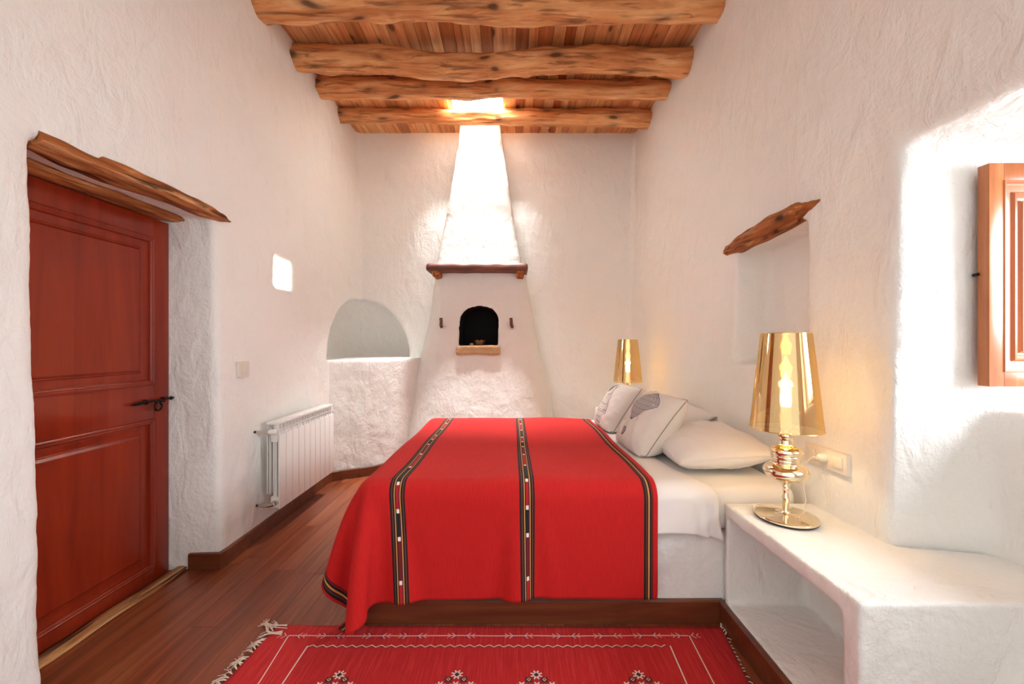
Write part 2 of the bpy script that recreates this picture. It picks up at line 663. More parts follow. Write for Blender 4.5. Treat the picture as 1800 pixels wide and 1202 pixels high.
# door recess
cut.append(bm_prism([(-1.5, 1.432, -0.2), (-1.5, 2.335, -0.2), (-1.70, 2.325, -0.2), (-2.03, 2.292, -0.2), (-2.03, 1.43, -0.2), (-1.70, 1.432, -0.2)],
                    [(-1.5, 1.432, 2.05), (-1.5, 2.335, 2.05), (-1.70, 2.325, 2.05), (-2.03, 2.292, 2.02), (-2.03, 1.43, 2.02), (-1.70, 1.432, 2.05)]))
# slit window in the left wall, splayed, its head slightly arched
zs0, zs1 = 1.735, 1.965
cut.append(bm_prism([(-1.5, 2.915, zs0), (-1.5, 3.15, zs0 - 0.01), (-2.05, 3.20, zs0 - 0.02), (-2.7, 3.30, zs0 - 0.05), (-2.7, 2.95, zs0 - 0.05), (-2.05, 2.93, zs0)],
                    [(-1.5, 2.915, zs1), (-1.5, 3.15, zs1 - 0.015), (-2.05, 3.20, zs1), (-2.7, 3.30, zs1), (-2.7, 2.95, zs1), (-2.05, 2.93, zs1)]))
# domed alcove over the corner counter
b = bmesh.new()
bmesh.ops.create_uvsphere(b, u_segments=64, v_segments=40, radius=1.0)
for v in b.verts:      # shallower inside the walls than its opening is wide
    v.co = Vector((-1.765 + v.co.x * (0.56 if v.co.x > 0 else 0.36), YB + v.co.y * (0.90 if v.co.y < 0 else 0.46), 1.13 + v.co.z * 0.69))
bmesh.ops.bisect_plane(b, geom=b.verts[:] + b.edges[:] + b.faces[:], plane_co=(0, 0, 1.13), plane_no=(0, 0, -1), clear_outer=True)
bmesh.ops.contextual_create(b, geom=[e for e in b.edges if e.is_boundary])
cut.append(b)
# shallow niche in the right wall
cut.append(bm_hexa([(1.2, 1.905, 1.185), (1.62, 1.905, 1.185), (1.62, 2.50, 1.185), (1.2, 2.55, 1.185),
                    (1.2, 1.92, 1.915), (1.62, 1.92, 1.915), (1.62, 2.49, 1.915), (1.2, 2.535, 1.915)]))
# splayed window recess down to the ledge, and the window opening itself
cut.append(bm_prism([(1.1, 1.50, 0.3), (1.375, 1.462, 0.3), (1.69, 1.41, 0.3), (1.69, 0.22, 0.3), (1.375, 0.16, 0.3), (1.1, 0.12, 0.3)][::-1],
                    [(1.1, 1.50, 2.09), (1.40, 1.462, 2.06), (1.69, 1.41, 2.005), (1.69, 0.22, 2.005), (1.40, 0.16, 2.06), (1.1, 0.12, 2.09)][::-1]))
cut.append(bm_hexa([(1.6, 0.34, 1.085), (2.4, 0.34, 1.04), (2.4, 1.425, 1.04), (1.6, 1.425, 1.085),
                    (1.6, 0.34, 2.02), (2.4, 0.34, 1.93), (2.4, 1.425, 1.93), (1.6, 1.425, 2.02)]))
shell = plaster_solid(bm, cut, 0.02, 7, ((0.55, 0.024), (0.16, 0.010), (0.055, 0.0045)))
nv, npol = len(shell.vertices), len(shell.polygons)
co = np.empty(nv * 3, 'f'); shell.vertices.foreach_get('co', co); co = co.reshape(-1, 3)
vn = np.empty(nv * 3, 'f'); shell.vertex_normals.foreach_get('vector', vn); vn = vn.reshape(-1, 3)
ls = np.empty(npol, 'i'); shell.polygons.foreach_get('loop_start', ls)
lt = np.empty(npol, 'i'); shell.polygons.foreach_get('loop_total', lt)
li = np.empty(len(shell.loops), 'i'); shell.loops.foreach_get('vertex_index', li)
quad = lt == 4
Q = li[ls[quad][:, None] + np.arange(4)[None, :]]
ctr = co[Q].mean(1)
keep = (ctr[:, 0] > -2.50) & (ctr[:, 0] < 2.10) & (ctr[:, 1] < 5.70) & (ctr[:, 2] > -0.03) & (ctr[:, 2] < 3.82)
Q, ctr = Q[keep], ctr[keep]
dx_l = ctr[:, 0] - (-1.765); dx_r = 1.425 - ctr[:, 0]; dy = (YB - 0.01) - ctr[:, 1]
isl = dx_l < dy
isr = (dx_r < dy) & ~(isl & (ctr[:, 0] < 0))
isl &= ctr[:, 0] < 0
for nm, msk in (('wall_left', isl), ('wall_right', isr), ('wall_back', ~(isl | isr))):
    q = Q[msk]
    used, inv = np.unique(q, return_inverse=True)
    q2 = inv.reshape(-1, 4)
    me = bpy.data.meshes.new(nm)
    me.from_pydata(co[used].tolist(), [], q2.tolist())
    me.polygons.foreach_set('use_smooth', [True] * len(me.polygons))
    me.materials.append(M['plaster'])
    me.update()
    me.normals_split_custom_set_from_vertices(vn[used].tolist())
    o = bpy.data.objects.new(nm, me)
    o['kind'] = 'structure'
    COL.objects.link(o)
bpy.data.meshes.remove(shell)


# ---- boards helper: planks along Y with a per-plank tone
def boards(name, x0, x1, wmin, wmax, ys, z0, z1, mat, seed, gap, hole=None, lens=None, backing=None):
    rnd = random.Random(seed)
    bm = bmesh.new()
    lay = bm.loops.layers.color.new('tone')
    x = x0

    def plank(a, b_, ya, yb, tone):
        fs = box(bm, a, b_, ya, yb, z0 + rnd.uniform(0, 0.002), z1)
        for f in fs:
            for lp in f.loops:
                lp[lay] = tone
    while x < x1:
        w = rnd.uniform(wmin, wmax)
        xa, xb = x, min(x + w - gap, x1)
        segs = []
        if lens:
            y = ys[0] - rnd.uniform(0, lens[1])
            while y < ys[1]:
                l = rnd.uniform(*lens)
                segs.append((max(y, ys[0]), min(y + l - gap, ys[1])))
                y += l
            segs = [s for s in segs if s[1] > s[0] + 0.01]
        else:
            segs = [ys]
        for ya, yb in segs:
            tone = (rnd.random(), rnd.random(), rnd.random(), 1)
            if hole and xb > hole[0] and xa < hole[1]:
                if xa < hole[0] - 0.004:
                    plank(xa, hole[0], ya, yb, tone)
                if xb > hole[1] + 0.004:
                    plank(hole[1], xb, ya, yb, tone)
                ca, cb = max(xa, hole[0]), min(xb, hole[1])
                plank(ca, cb, ya, hole[2], tone)
                plank(ca, cb, hole[3], yb, tone)
            else:
                plank(xa, xb, ya, yb, tone)
        x += w
    if backing:
        za, zb = backing
        rects = [(x0, x1, ys[0], ys[1])]
        if hole:
            rects = [(x0, hole[0], ys[0], ys[1]), (hole[1], x1, ys[0], ys[1]), (hole[0], hole[1], ys[0], hole[2]), (hole[0], hole[1], hole[3], ys[1])]
        for r in rects:
            fs = box(bm, *r, za, zb)
            for f in fs:
                for lp in f.loops:
                    lp[lay] = (0.0, 0.5, 0.5, 1)
    return struct(name, bm, mat)


HOLE = (-0.625, -0.095, 3.86, 4.30)
boards('ceiling', -1.86, 1.56, 0.055, 0.115, (y0, YB + 0.05), CZ, CZ + 0.022, M['plank'], 5, 0.004, hole=HOLE, backing=(CZ + 0.0225, CZ + 0.05))
boards('floor', -2.10, 1.75, 0.118, 0.128, (y0 - 0.5, YB + 0.02), -0.022, 0.0, M['floor'], 11, 0.0016, lens=(0.7, 1.7), backing=(-0.06, -0.0225))

# roof light shaft
bm = bmesh.new()
hx0, hx1, hy0, hy1 = HOLE
for r in ((hx0 - 0.04, hx0, hy0 - 0.04, hy1 + 0.04), (hx1, hx1 + 0.04, hy0 - 0.04, hy1 + 0.04), (hx0, hx1, hy0 - 0.04, hy0), (hx0, hx1, hy1, hy1 + 0.04)):
    box(bm, *r, CZ + 0.002, CZ + 0.70)
struct('window_2', bm, M['plaster_s'])


# ------------------------------------------------------------------ logs
def log_mesh(bm, p0, p1, prof, seed, bend=0.012, rough=0.05, n=36, m=110, squash=1.0, knots=8, bends=()):
    """prof: list of (t, radius). axis from p0 to p1; z-squash; bumps and dents"""
    rnd = random.Random(seed)
    p0, p1 = Vector(p0), Vector(p1)
    ax = (p1 - p0)
    L = ax.length
    ax.normalize()
    side = ax.cross(Vector((0, 0, 1))).normalized()
    up = side.cross(ax)
    kn = [(rnd.random(), rnd.random() * 2 * PI, rnd.uniform(-0.14, 0.2), rnd.uniform(0.03, 0.07)) for _ in range(knots)]
    rings = []
    for i in range(m + 1):
        t = i / m
        for (ta, ra), (tb, rb) in zip(prof[:-1], prof[1:]):
            if ta <= t <= tb + 1e-9:
                k = (t - ta) / max(tb - ta, 1e-6)
                k = k * k * (3 - 2 * k)
                r0 = ra + (rb - ra) * k
                break
        c = p0 + ax * (L * t)
        c += up * bend * 2.0 * noise.noise(Vector((t * 2.2, seed * 3.7, 0))) + side * bend * 2.0 * noise.noise(Vector((t * 2.4, seed * 9.1, 5)))
        for tb_, amp, wd in bends:
            c += up * amp * math.exp(-((t - tb_) / wd) ** 2)
        ring = []
        for j in range(n):
            a = 2 * PI * j / n
            d = Vector((math.cos(a) * 1.1, math.sin(a) * 1.1, t * L * 2.0 + seed * 13))
            r = r0 * (1 + rough * 1.6 * fbm(d, 3) + rough * 0.6 * noise.noise(d * 3.0))
            for kt, ka, kam, kw in kn:
                da = (a - ka + PI) % (2 * PI) - PI
                r += kam * r0 * math.exp(-((t - kt) * L / kw) ** 2 - (da / 0.42) ** 2)
            ring.append(c + (side * math.cos(a) + up * math.sin(a) * squash) * r)
        rings.append(ring)
    loft(bm, rings)


beam_specs = [
    (2.80, 2.84, 0.100, 0.085, CZ - 0.088, 3, 0.010, (), 'rough round ceiling beam nearest the camera, partly cut by the top of the photo'),
    (3.30, 3.33, 0.098, 0.100, CZ - 0.098, 8, 0.016, ((0.45, -0.045, 0.16), (0.75, 0.01, 0.1), (0.95, -0.04, 0.22)), 'crooked second ceiling beam with a gouged knotty hump in the middle'),
    (3.72, 3.74, 0.090, 0.080, CZ - 0.086, 15, 0.010, (), 'straight third ceiling beam just in front of the roof light'),
    (4.19, 4.22, 0.072, 0.086, CZ - 0.076, 22, 0.009, (), 'slim last ceiling beam by the back wall, passing in front of the chimney hood'),
]
for yl, yr, ra, rb, zc, sd, bd, bends, lab in beam_specs:
    bm = bmesh.new()
    log_mesh(bm, (-1.84, yl, zc), (1.54, yr, zc), [(0, ra), (0.3, ra * 0.97), (0.55, (ra + rb) / 2), (1, rb)], sd, bd, 0.17, knots=34, m=190, bends=bends)
    tag(obj('ceiling_beam', bm, M['beam'], angle=60), lab, 'beam', 'log beams under the board ceiling')

# ------------------------------------------------------------------ door in its recess
door = bpy.data.objects.new('door_1', None)
door.location = (-1.99, 1.86, 0)
door['kind'] = 'structure'
COL.objects.link(door)
DX = -1.972
dy0, dy1 = 1.432, 2.288
st = 0.095
rz = [(0.0, 0.075), (0.885, 1.082), (1.882, 1.992)]
for ya, yb in ((dy0, dy0 + st), (dy1 - st, dy1)):
    obj('stile', bm_box(DX - 0.04, DX, ya, yb, 0.004, 1.992, bevel=0.002), M['door'], door)
for za, zb in rz:
    obj('rail', bm_box(DX - 0.04, DX, dy0 + st, dy1 - st, max(za, 0.004), zb, bevel=0.0015), M['door'], door)
for za, zb in ((0.075, 0.885), (1.082, 1.882)):
    bm = bmesh.new()
    w = dy1 - dy0 - 2 * st
    ring_panel(bm, (DX, dy0 + st, za), (0, 1, 0), (0, 0, 1), (1, 0, 0), w, zb - za,
               [(-0.004, -0.03), (-0.004, 0.004), (0.0, 0.007), (0.006, 0.008), (0.010, 0.004), (0.016, 0.005), (0.022, 0.0), (0.026, -0.012), (0.032, -0.014), (0.062, -0.014), (0.066, -0.010), (0.070, -0.011), (0.082, -0.002), (0.086, -0.002)])
    obj('panel', bm, M['door'], door, angle=25)
bm = bmesh.new()
zl = 0.99
tube(bm, [(DX + 0.016, 2.045, zl - 0.006), (DX + 0.016, 2.06, zl - 0.005), (DX + 0.016, 2.11, zl - 0.002), (DX + 0.016, 2.115, zl - 0.002), (DX + 0.016, 2.30, zl + 0.003)],
     [0.001, 0.006, 0.010, 0.0055, 0.0055], 12)
tube(bm, [(DX + 0.016, 2.278, zl + 0.002), (DX + 0.016, 2.284, zl + 0.002), (DX + 0.016, 2.292, zl + 0.002)], [0.006, 0.011, 0.008], 12)
latch = tag(obj('latch_bolt', bm, M['iron'], door), 'black iron sliding bolt')
bm = bmesh.new()
pts = [(DX + 0.020, 2.200 + 0.021 * math.sin(a), zl - 0.034 - 0.021 * math.cos(a)) for a in np.linspace(-2.7, 2.7, 26)]
pts = [(DX + 0.016, 2.183, zl + 0.004)] + pts + [(DX + 0.016, 2.217, zl + 0.004)]
tube(bm, pts, 0.0048, 10)
obj('ring', bm, M['iron'], latch)
for ya in (2.13, 2.235):
    b = bmesh.new(); tube(b, [(DX - 0.002, ya, zl + 0.011), (DX + 0.022, ya, zl + 0.010), (DX + 0.026, ya, zl), (DX + 0.022, ya, zl - 0.010), (DX - 0.002, ya, zl - 0.011)], 0.003, 8)
    obj('staple', b, M['iron'], latch)

# lintels and threshold
bm = bmesh.new()
log_mesh(bm, (-1.778, 1.452, 2.074), (-1.722, 2.43, 2.050), [(0, 0.062), (0.5, 0.060), (0.80, 0.056), (0.90, 0.038), (1, 0.006)], 31, 0.006, 0.26, squash=0.72, knots=40, m=130)
tag(obj('lintel_log', bm, M['oldwood'], angle=60), 'gnarled old log lintel on the wall face over the red door', 'lintel')
bm = bmesh.new()
log_mesh(bm, (-1.945, 1.40, 2.018), (-1.925, 2.355, 2.022), [(0, 0.055), (0.8, 0.052), (0.96, 0.04), (1, 0.012)], 37, 0.004, 0.18, squash=0.55, knots=16, m=110)
tag(obj('lintel_log', bm, M['oldwood'], angle=60), 'split wooden inner lintel lying directly on top of the red door', 'lintel')
bm = bmesh.new()
log_mesh(bm, (-1.925, 1.44, 0.008), (-1.905, 2.300, 0.008), [(0, 0.045), (0.5, 0.04), (0.85, 0.04), (1, 0.028)], 41, 0.006, 0.2, squash=0.36, knots=14, m=90)
tag(obj('door_threshold', bm, M['threshold'], angle=60), 'pale split-log threshold on the floor along the foot of the red door', 'threshold')

# ------------------------------------------------------------------ corner counter (old oven bench) with its alcove above
bench_plan = [(-1.82, 3.72), (-1.78, 3.735), (-1.70, 3.80), (-1.60, 3.875), (-1.48, 3.93), (-1.36, 4.00), (-1.25, 4.08), (-1.13, 4.20), (-1.03, 4.34), (-0.98, 4.46), (-0.98, 4.70), (-1.82, 4.70)]
me = plaster_solid(bm_prism([(x - (0.0 if x < -1.75 else 0.02), y + 0.0, -0.03) for x, y in bench_plan], [(x, y + (0.03 if y < 4.3 else 0), 1.150) for x, y in bench_plan]), (), 0.016, 6, ((0.3, 0.016), (0.08, 0.006)))
o = mesh_thing('corner_counter', me, M['plaster'], (-1.5, 4.2, 0))
tag(o, 'rounded white plaster counter in the back left corner under the arched alcove', 'counter')

# ------------------------------------------------------------------ chimney breast
cx = -0.36


def rrect(hw_l, hw_r, yf, yb, z, n=14, p=4.0):
    """plan section: flat-ish front with rounded shoulders, open to the back wall"""
    pts = []
    c = cx + (hw_r - hw_l) / 2
    hw = (hw_l + hw_r) / 2
    d = yb - yf
    for i in range(n + 1):
        a = PI + PI * i / n
        ca, sa = math.cos(a), math.sin(a)
        x = c + hw * math.copysign(abs(ca) ** (2 / p), ca)
        y = yb - d * abs(sa) ** (2 / p)
        pts.append((x, y, z))
    pts.append((c + hw, yb + 0.08, z)); pts.append((c - hw, yb + 0.08, z))
    return pts


fire = thing('fireplace', 'tall white plaster fireplace with tapering hood against the back wall', 'fireplace', (cx, 4.4, 0))
bm = bmesh.new()
secs = [(-0.03, 0.90, 0.92, 4.03, 3.0), (0.3, 0.86, 0.86, 4.08, 3.0), (0.8, 0.76, 0.78, 4.15, 3.2), (1.15, 0.68, 0.70, 4.20, 3.5), (1.5, 0.585, 0.62, 4.24, 4), (2.0, 0.505, 0.53, 4.27, 5), (2.14, 0.49, 0.51, 4.275, 6)]
loft(bm, [rrect(a, b_, yf, 4.66, z, 28, p) for z, a, b_, yf, p in secs])
arch = []
ax0, ax1, az0, az1, azs = cx - 0.205 - 0.0, cx + 0.205, 1.285, 1.705, 1.56
axm = (ax0 + ax1) / 2 + 0.01
prof = [(ax0 - 0.005, az0), (ax1 + 0.01, az0)] + [(axm + 0.205 * math.cos(a) ** 1 * (1 if True else 1), azs + (az1 - azs) * math.sin(a)) for a in np.linspace(0, PI, 18)]
b = bmesh.new()
prism(b, [(x, 3.9, z) for x, z in prof], [(x, 4.62, z) for x, z in prof])
me = plaster_solid(bm, [b], 0.013, 5, ((0.3, 0.014), (0.07, 0.005)))
o = mesh_thing('breast', me, [M['plaster_s'], M['soot']], parent=fire)
# the inside of the oven is black with soot
n_ = len(me.polygons)
c_ = np.empty(n_ * 3, 'f'); me.polygons.foreach_get('center', c_); c_ = c_.reshape(-1, 3)
wx, wy, wz = c_[:, 0] + cx, c_[:, 1] + 4.4, c_[:, 2]
yfront = 4.262 - 0.06 * (1.7 - wz) * 0.9
mi = ((wy > yfront) & (wx > ax0 - 0.03) & (wx < ax1 + 0.04) & (wz > az0 - 0.03) & (wz < az1 + 0.03) & (wy < 4.645)).astype('i')
me.polygons.foreach_set('material_index', mi)
bm = bmesh.new()
hs = [(2.10, 0.485, 0.475, 4.30), (2.5, 0.415, 0.415, 4.335), (2.9, 0.345, 0.35, 4.375), (3.3, 0.285, 0.295, 4.41), (3.6, 0.245, 0.25, 4.435), (3.80, 0.228, 0.222, 4.45)]
loft(bm, [rrect(a, b_, yf, 4.66, z, 28, 9) for z, a, b_, yf in hs])
me = plaster_solid(bm, (), 0.014, 3, ((0.25, 0.014), (0.07, 0.007)))
mesh_thing('hood', me, M['plaster'], parent=fire)
bm = bmesh.new()
box(bm, cx - 0.225, cx + 0.235, 4.165, 4.34, 1.185, 1.287, bevel=0.018, seg=3)
bmesh.ops.subdivide_edges(bm, edges=bm.edges[:], cuts=5, use_grid_fill=True)
for v in bm.verts:
    v.co += Vector((noise.noise(v.co * 9), noise.noise(v.co * 9 + Vector((5, 0, 0))), noise.noise(v.co * 9 + Vector((0, 7, 0))))) * 0.008
tag(obj('stone_sill', bm, M['stone'], fire, angle=70), 'rough tan stone sill under the oven opening')

# mantel shelf
mant = thing('mantel_shelf', 'dark rough wooden mantel shelf across the white chimney breast', 'shelf', (cx, 4.2, 2.03))
bm = bmesh.new()
ms = []
for i in range(61):
    t = i / 60
    x = -0.893 + t * 1.058
    e = min(t, 1 - t)
    k = min(1, e / 0.03 + 0.35)
    yf = 4.115 + 0.010 * noise.noise(Vector((x * 6, 0, 1))) + (1 - k) * 0.03
    zt = 2.146 + 0.008 * noise.noise(Vector((x * 9, 3, 1))) - (1 - k) * 0.02
    zb = 2.062 + 0.006 * noise.noise(Vector((x * 7, 8, 1))) + (1 - k) * 0.02
    ms.append([(x, 4.46, zb), (x, yf + 0.03, zb - 0.001), (x, yf + 0.006, zb + 0.010), (x, yf, zb + 0.035), (x, yf + 0.003, zt - 0.025), (x, yf + 0.012, zt - 0.006), (x, yf + 0.03, zt), (x, 4.46, zt)])
loft(bm, ms)
obj('board', bm, M['darkwood'], mant, angle=60)
for xb in (-0.795, 0.085):
    bm = bmesh.new()
    loft(bm, [[(xb + sx * w, y, z) for sx, z in ((-1, 2.066), (-1, zlow + 0.012), (-0.7, zlow), (0.7, zlow), (1, zlow + 0.012), (1, 2.066))]
              for y, w, zlow in ((4.14, 0.036, 2.045), (4.16, 0.042, 2.02), (4.20, 0.042, 2.008), (4.40, 0.042, 2.005))])
    tag(obj('corbel', bm, M['oldwood'], mant, angle=40), 'reddish worn wooden corbel')

# pegs and the little crown bowl
for xp, lab, fl in ((-0.742, 'short dark wooden peg on the chimney left of the oven opening', -1), (-0.008, 'short dark hooked peg on the chimney right of the oven opening', 1)):
    bm = bmesh.new()
    yw = 4.225
    pts = [(xp - 0.004, yw - 0.055, 1.575), (xp, yw - 0.056, 1.54), (xp + 0.002 * fl, yw - 0.054, 1.505), (xp + 0.010 * max(fl, 0), yw - 0.045, 1.484), (xp + 0.010 * fl, yw + 0.03, 1.49)]
    tube(bm, catmull(pts, 6), 0.016, 12)
    tag(obj('wall_peg', bm, M['darkwood'], angle=50), lab, 'peg', 'pegs beside the oven opening')
bm = bmesh.new()
n = 40
rings = []
for r, z in ((0.0, 0.0), (0.034, 0.0), (0.040, 0.006), (0.048, 0.020), (0.054, 0.036)):
    rings.append([(r * math.cos(2 * PI * i / n), r * math.sin(2 * PI * i / n), z) for i in range(n)])
rings.append([((0.060) * math.cos(2 * PI * i / n), 0.060 * math.sin(2 * PI * i / n), 0.044 + 0.018 * abs(math.sin(4 * 2 * PI * i / n))) for i in range(n)])
rings.append([((0.056) * math.cos(2 * PI * i / n), 0.056 * math.sin(2 * PI * i / n), 0.044 + 0.018 * abs(math.sin(4 * 2 * PI * i / n))) for i in range(n)])
for r, z in ((0.050, 0.036), (0.043, 0.020), (0.03, 0.008), (0.0, 0.006)):
    rings.append([(r * math.cos(2 * PI * i / n), r * math.sin(2 * PI * i / n), z) for i in range(n)])
loft(bm, rings, caps=False)
bmesh.ops.remove_doubles(bm, verts=bm.verts[:], dist=1e-5)
bmesh.ops.translate(bm, verts=bm.verts[:], vec=(-0.345, 4.255, 1.287))
tag(obj('bowl', bm, M['brass']), 'small crown-edged bowl standing in the black oven opening', 'bowl')
bm = bmesh.new()
bmesh.ops.create_icosphere(bm, subdivisions=3, radius=1)
for v in bm.verts:
    v.co = Vector((v.co.x * 0.022, v.co.y * 0.016, v.co.z * 0.014)) * (1 + 0.25 * noise.noise(v.co * 1.6))
    v.co += Vector((-0.425, 4.225, 1.299))
tag(obj('pebble', bm, M['stone'], angle=60), 'small grey pebble beside the crown-edged bowl', 'stone')


# ------------------------------------------------------------------ skirting boards
def skirting(name, path, h, th, side=1):
    """upright board along a floor path; side=+1 puts the thickness to the left of the direction of travel"""
    P = [Vector((x, y, 0)) for x, y in path]
    rings = []
    for i, p in enumerate(P):
        t1 = (P[i] - P[i - 1]).normalized() if i > 0 else (P[1] - P[0]).normalized()
        t2 = (P[i + 1] - P[i]).normalized() if i < len(P) - 1 else t1
        n1 = Vector((-t1.y, t1.x, 0)); n2 = Vector((-t2.y, t2.x, 0))
        nn = (n1 + n2).normalized()
        nn = nn / max(nn.dot(n1), 0.4) * side
        rings.append([p + Vector((0, 0, 0.001)), p + nn * th + Vector((0, 0, 0.001)), p + nn * th + Vector((0, 0, h - 0.006)), p + nn * (th - 0.005) + Vector((0, 0, h)), p + Vector((0, 0, h))])
    bm = bmesh.new()
    loft(bm, rings)
    return struct(name, bm, M['skirting'], angle=25)


skirting('baseboard_left', [(-1.865, 2.312), (-1.705, 2.318), (-1.702, 2.36), (-1.715, 3.0), (-1.735, 3.70), (-1.72, 3.775), (-1.62, 3.85), (-1.50, 3.905)], 0.092, 0.022, -1)
skirting('baseboard_back', [(-1.50, 3.905), (-1.38, 3.975), (-1.285, 4.07), (-1.22, 4.13), (-1.10, 4.15), (-0.9, 4.08)], 0.092, 0.022, -1)
skirting('trim_1', [(-0.668, 2.6), (-0.668, 1.872), (0.985, 1.872), (0.985, 0.2)], 0.108, 0.022, -1)

# ------------------------------------------------------------------ radiator
rad = thing('radiator', 'white sectional radiator on the left wall beside the corner counter', 'radiator', (-1.61, 3.08, 0.19))
RX = -1.560
ry0, pit = 2.676, 0.0812
zb_, zt_ = 0.190, 0.775
for i in range(10):
    a = ry0 + pit * i
    bm = bmesh.new()
    box(bm, RX - 0.012, RX, a + 0.0005, a + pit - 0.0055, zb_, 0.692, bevel=0.003)      # front plate
    box(bm, RX - 0.092, RX - 0.008, a, a + pit, zt_ - 0.016, zt_, bevel=0.003)                 # top cap
    for k in range(2):
        ya = a + (0.002 if k == 0 else pit / 2 - 0.002)
        box(bm, RX - 0.020, RX - 0.006, ya, ya + 0.004, 0.69, zt_ - 0.010)               # grille bars
    box(bm, RX - 0.020, RX - 0.008, a, a + pit, 0.722, 0.727)                            # grille cross bar
    box(bm, RX - 0.060, RX - 0.030, a + 0.022, a + pit - 0.022, zb_ + 0.04, zt_ - 0.015, bevel=0.006)   # water column
    for xx, za, zz in ((RX - 0.030, zb_ + 0.02, 0.70), (RX - 0.050, zb_ + 0.12, 0.72), (RX - 0.075, zb_ + 0.10, 0.735), (RX - 0.092, zb_ + 0.10, 0.74)):
        box(bm, xx, xx + 0.004, a + 0.008, a + pit - 0.008, za, zz)             # fins
    box(bm, RX - 0.065, RX - 0.010, a, a + pit, zb_ + 0.008, zb_ + 0.085, bevel=0.008)   # lower header
    box(bm, RX - 0.065, RX - 0.014, a, a + pit, 0.64, 0.715, bevel=0.008)
    obj('section', bm, M['white_enamel'], rad)
bm = bmesh.new()
zv = 0.715
tube(bm, [(RX - 0.05, ry0 + 0.002, zv), (RX - 0.05, ry0 - 0.02, zv)], 0.014, 14)
tube(bm, [(RX - 0.05, ry0 - 0.02, zv), (RX - 0.10, ry0 - 0.022, zv), (RX - 0.14, ry0 - 0.022, zv)], [0.013, 0.011, 0.009], 14)
v1 = tag(obj('valve', bm, M['chrome'], rad), 'upper nickel valve with white regulator head')
bm = bmesh.new()
tube(bm, [(RX - 0.062, ry0 - 0.022, zv), (RX - 0.055, ry0 - 0.022, zv), (RX - 0.012, ry0 - 0.022, zv), (RX - 0.006, ry0 - 0.022, zv)], [0.012, 0.017, 0.019, 0.012], 18)
obj('regulator_head', bm, M['white_enamel'], v1)
bm = bmesh.new()
tube(bm, [(RX - 0.135, ry0 - 0.022, zv), (RX - 0.185, ry0 - 0.022, zv)], 0.008, 12)
obj('pipe', bm, M['copper'], v1)
bm = bmesh.new()
zv = zb_ + 0.045
tube(bm, [(RX - 0.03, ry0 + 0.002, zv), (RX - 0.03, ry0 - 0.018, zv)], 0.018, 14)
tube(bm, [(RX - 0.026, ry0 - 0.018, zv), (RX - 0.06, ry0 - 0.022, zv - 0.010), (RX - 0.10, ry0 - 0.022, zv - 0.010), (RX - 0.13, ry0 - 0.022, zv - 0.010)], [0.016, 0.012, 0.014, 0.009], 14)
v2 = tag(obj('valve', bm, M['chrome'], rad), 'lower nickel valve')
bm = bmesh.new()
tube(bm, [(RX - 0.125, ry0 - 0.022, zv - 0.010), (RX - 0.18, ry0 - 0.022, zv - 0.010)], 0.008, 12)
obj('pipe', bm, M['copper'], v2)

# ------------------------------------------------------------------ light switch and sockets
sw = thing('light_switch', 'square cream light switch on the left wall beside the door recess', 'switch', (-1.72, 2.52, 1.095))
xw = -1.705
bm = bm_box(xw - 0.008, xw + 0.012, 2.472, 2.568, 1.093, 1.190, bevel=0.003)
obj('plate', bm, M['plastic'], sw)
bm = bm_box(xw + 0.010, xw + 0.018, 2.493, 2.547, 1.114, 1.169, bevel=0.003)
obj('rocker', bm, M['plastic'], sw)

so = thing('wall_socket', 'triple cream socket plate with a plug, on the right wall behind the nearer lamp', 'socket', (1.375, 1.745, 0.757))
xs = 1.385


def rbox(x0, x1, y0_, y1_, z0, z1, bv=0.002):
    return bm_box(x0, x1, y0_, y1_, z0, z1, bevel=bv)


obj('plate', rbox(xs - 0.014, xs + 0.012, 1.632, 1.862, 0.757, 0.845, 0.003), M['plastic'], so)
obj('rocker', rbox(xs - 0.020, xs - 0.012, 1.650, 1.698, 0.778, 0.826), M['plastic'], so)
obj('rocker', rbox(xs - 0.020, xs - 0.012, 1.796, 1.844, 0.778, 0.826), M['plastic'], so)
so2 = thing('wall_socket', 'small dark-edged socket plate on the right wall behind the far lamp', 'socket', (1.40, 4.18, 0.73))
obj('plate', rbox(1.372, 1.40, 4.13, 4.23, 0.72, 0.81, 0.003), M['plastic'], so2)
obj('rocker', rbox(1.368, 1.374, 4.15, 4.21, 0.74, 0.79, 0.002), M['plastic'], so2)

# ------------------------------------------------------------------ right wall: niche lintel, shutter, window frame
bm = bmesh.new()
log_mesh(bm, (1.430, 2.665, 1.915), (1.420, 1.835, 1.962), [(0, 0.020), (0.05, 0.036), (0.25, 0.056), (0.6, 0.061), (0.83, 0.056), (0.88, 0.036), (0.93, 0.022), (1, 0.006)], 57, 0.004, 0.12, squash=0.95, knots=20, m=130)
tag(obj('niche_lintel', bm, M['oldwood'], angle=60), 'twisted driftwood lintel over the shallow niche in the right wall', 'lintel')

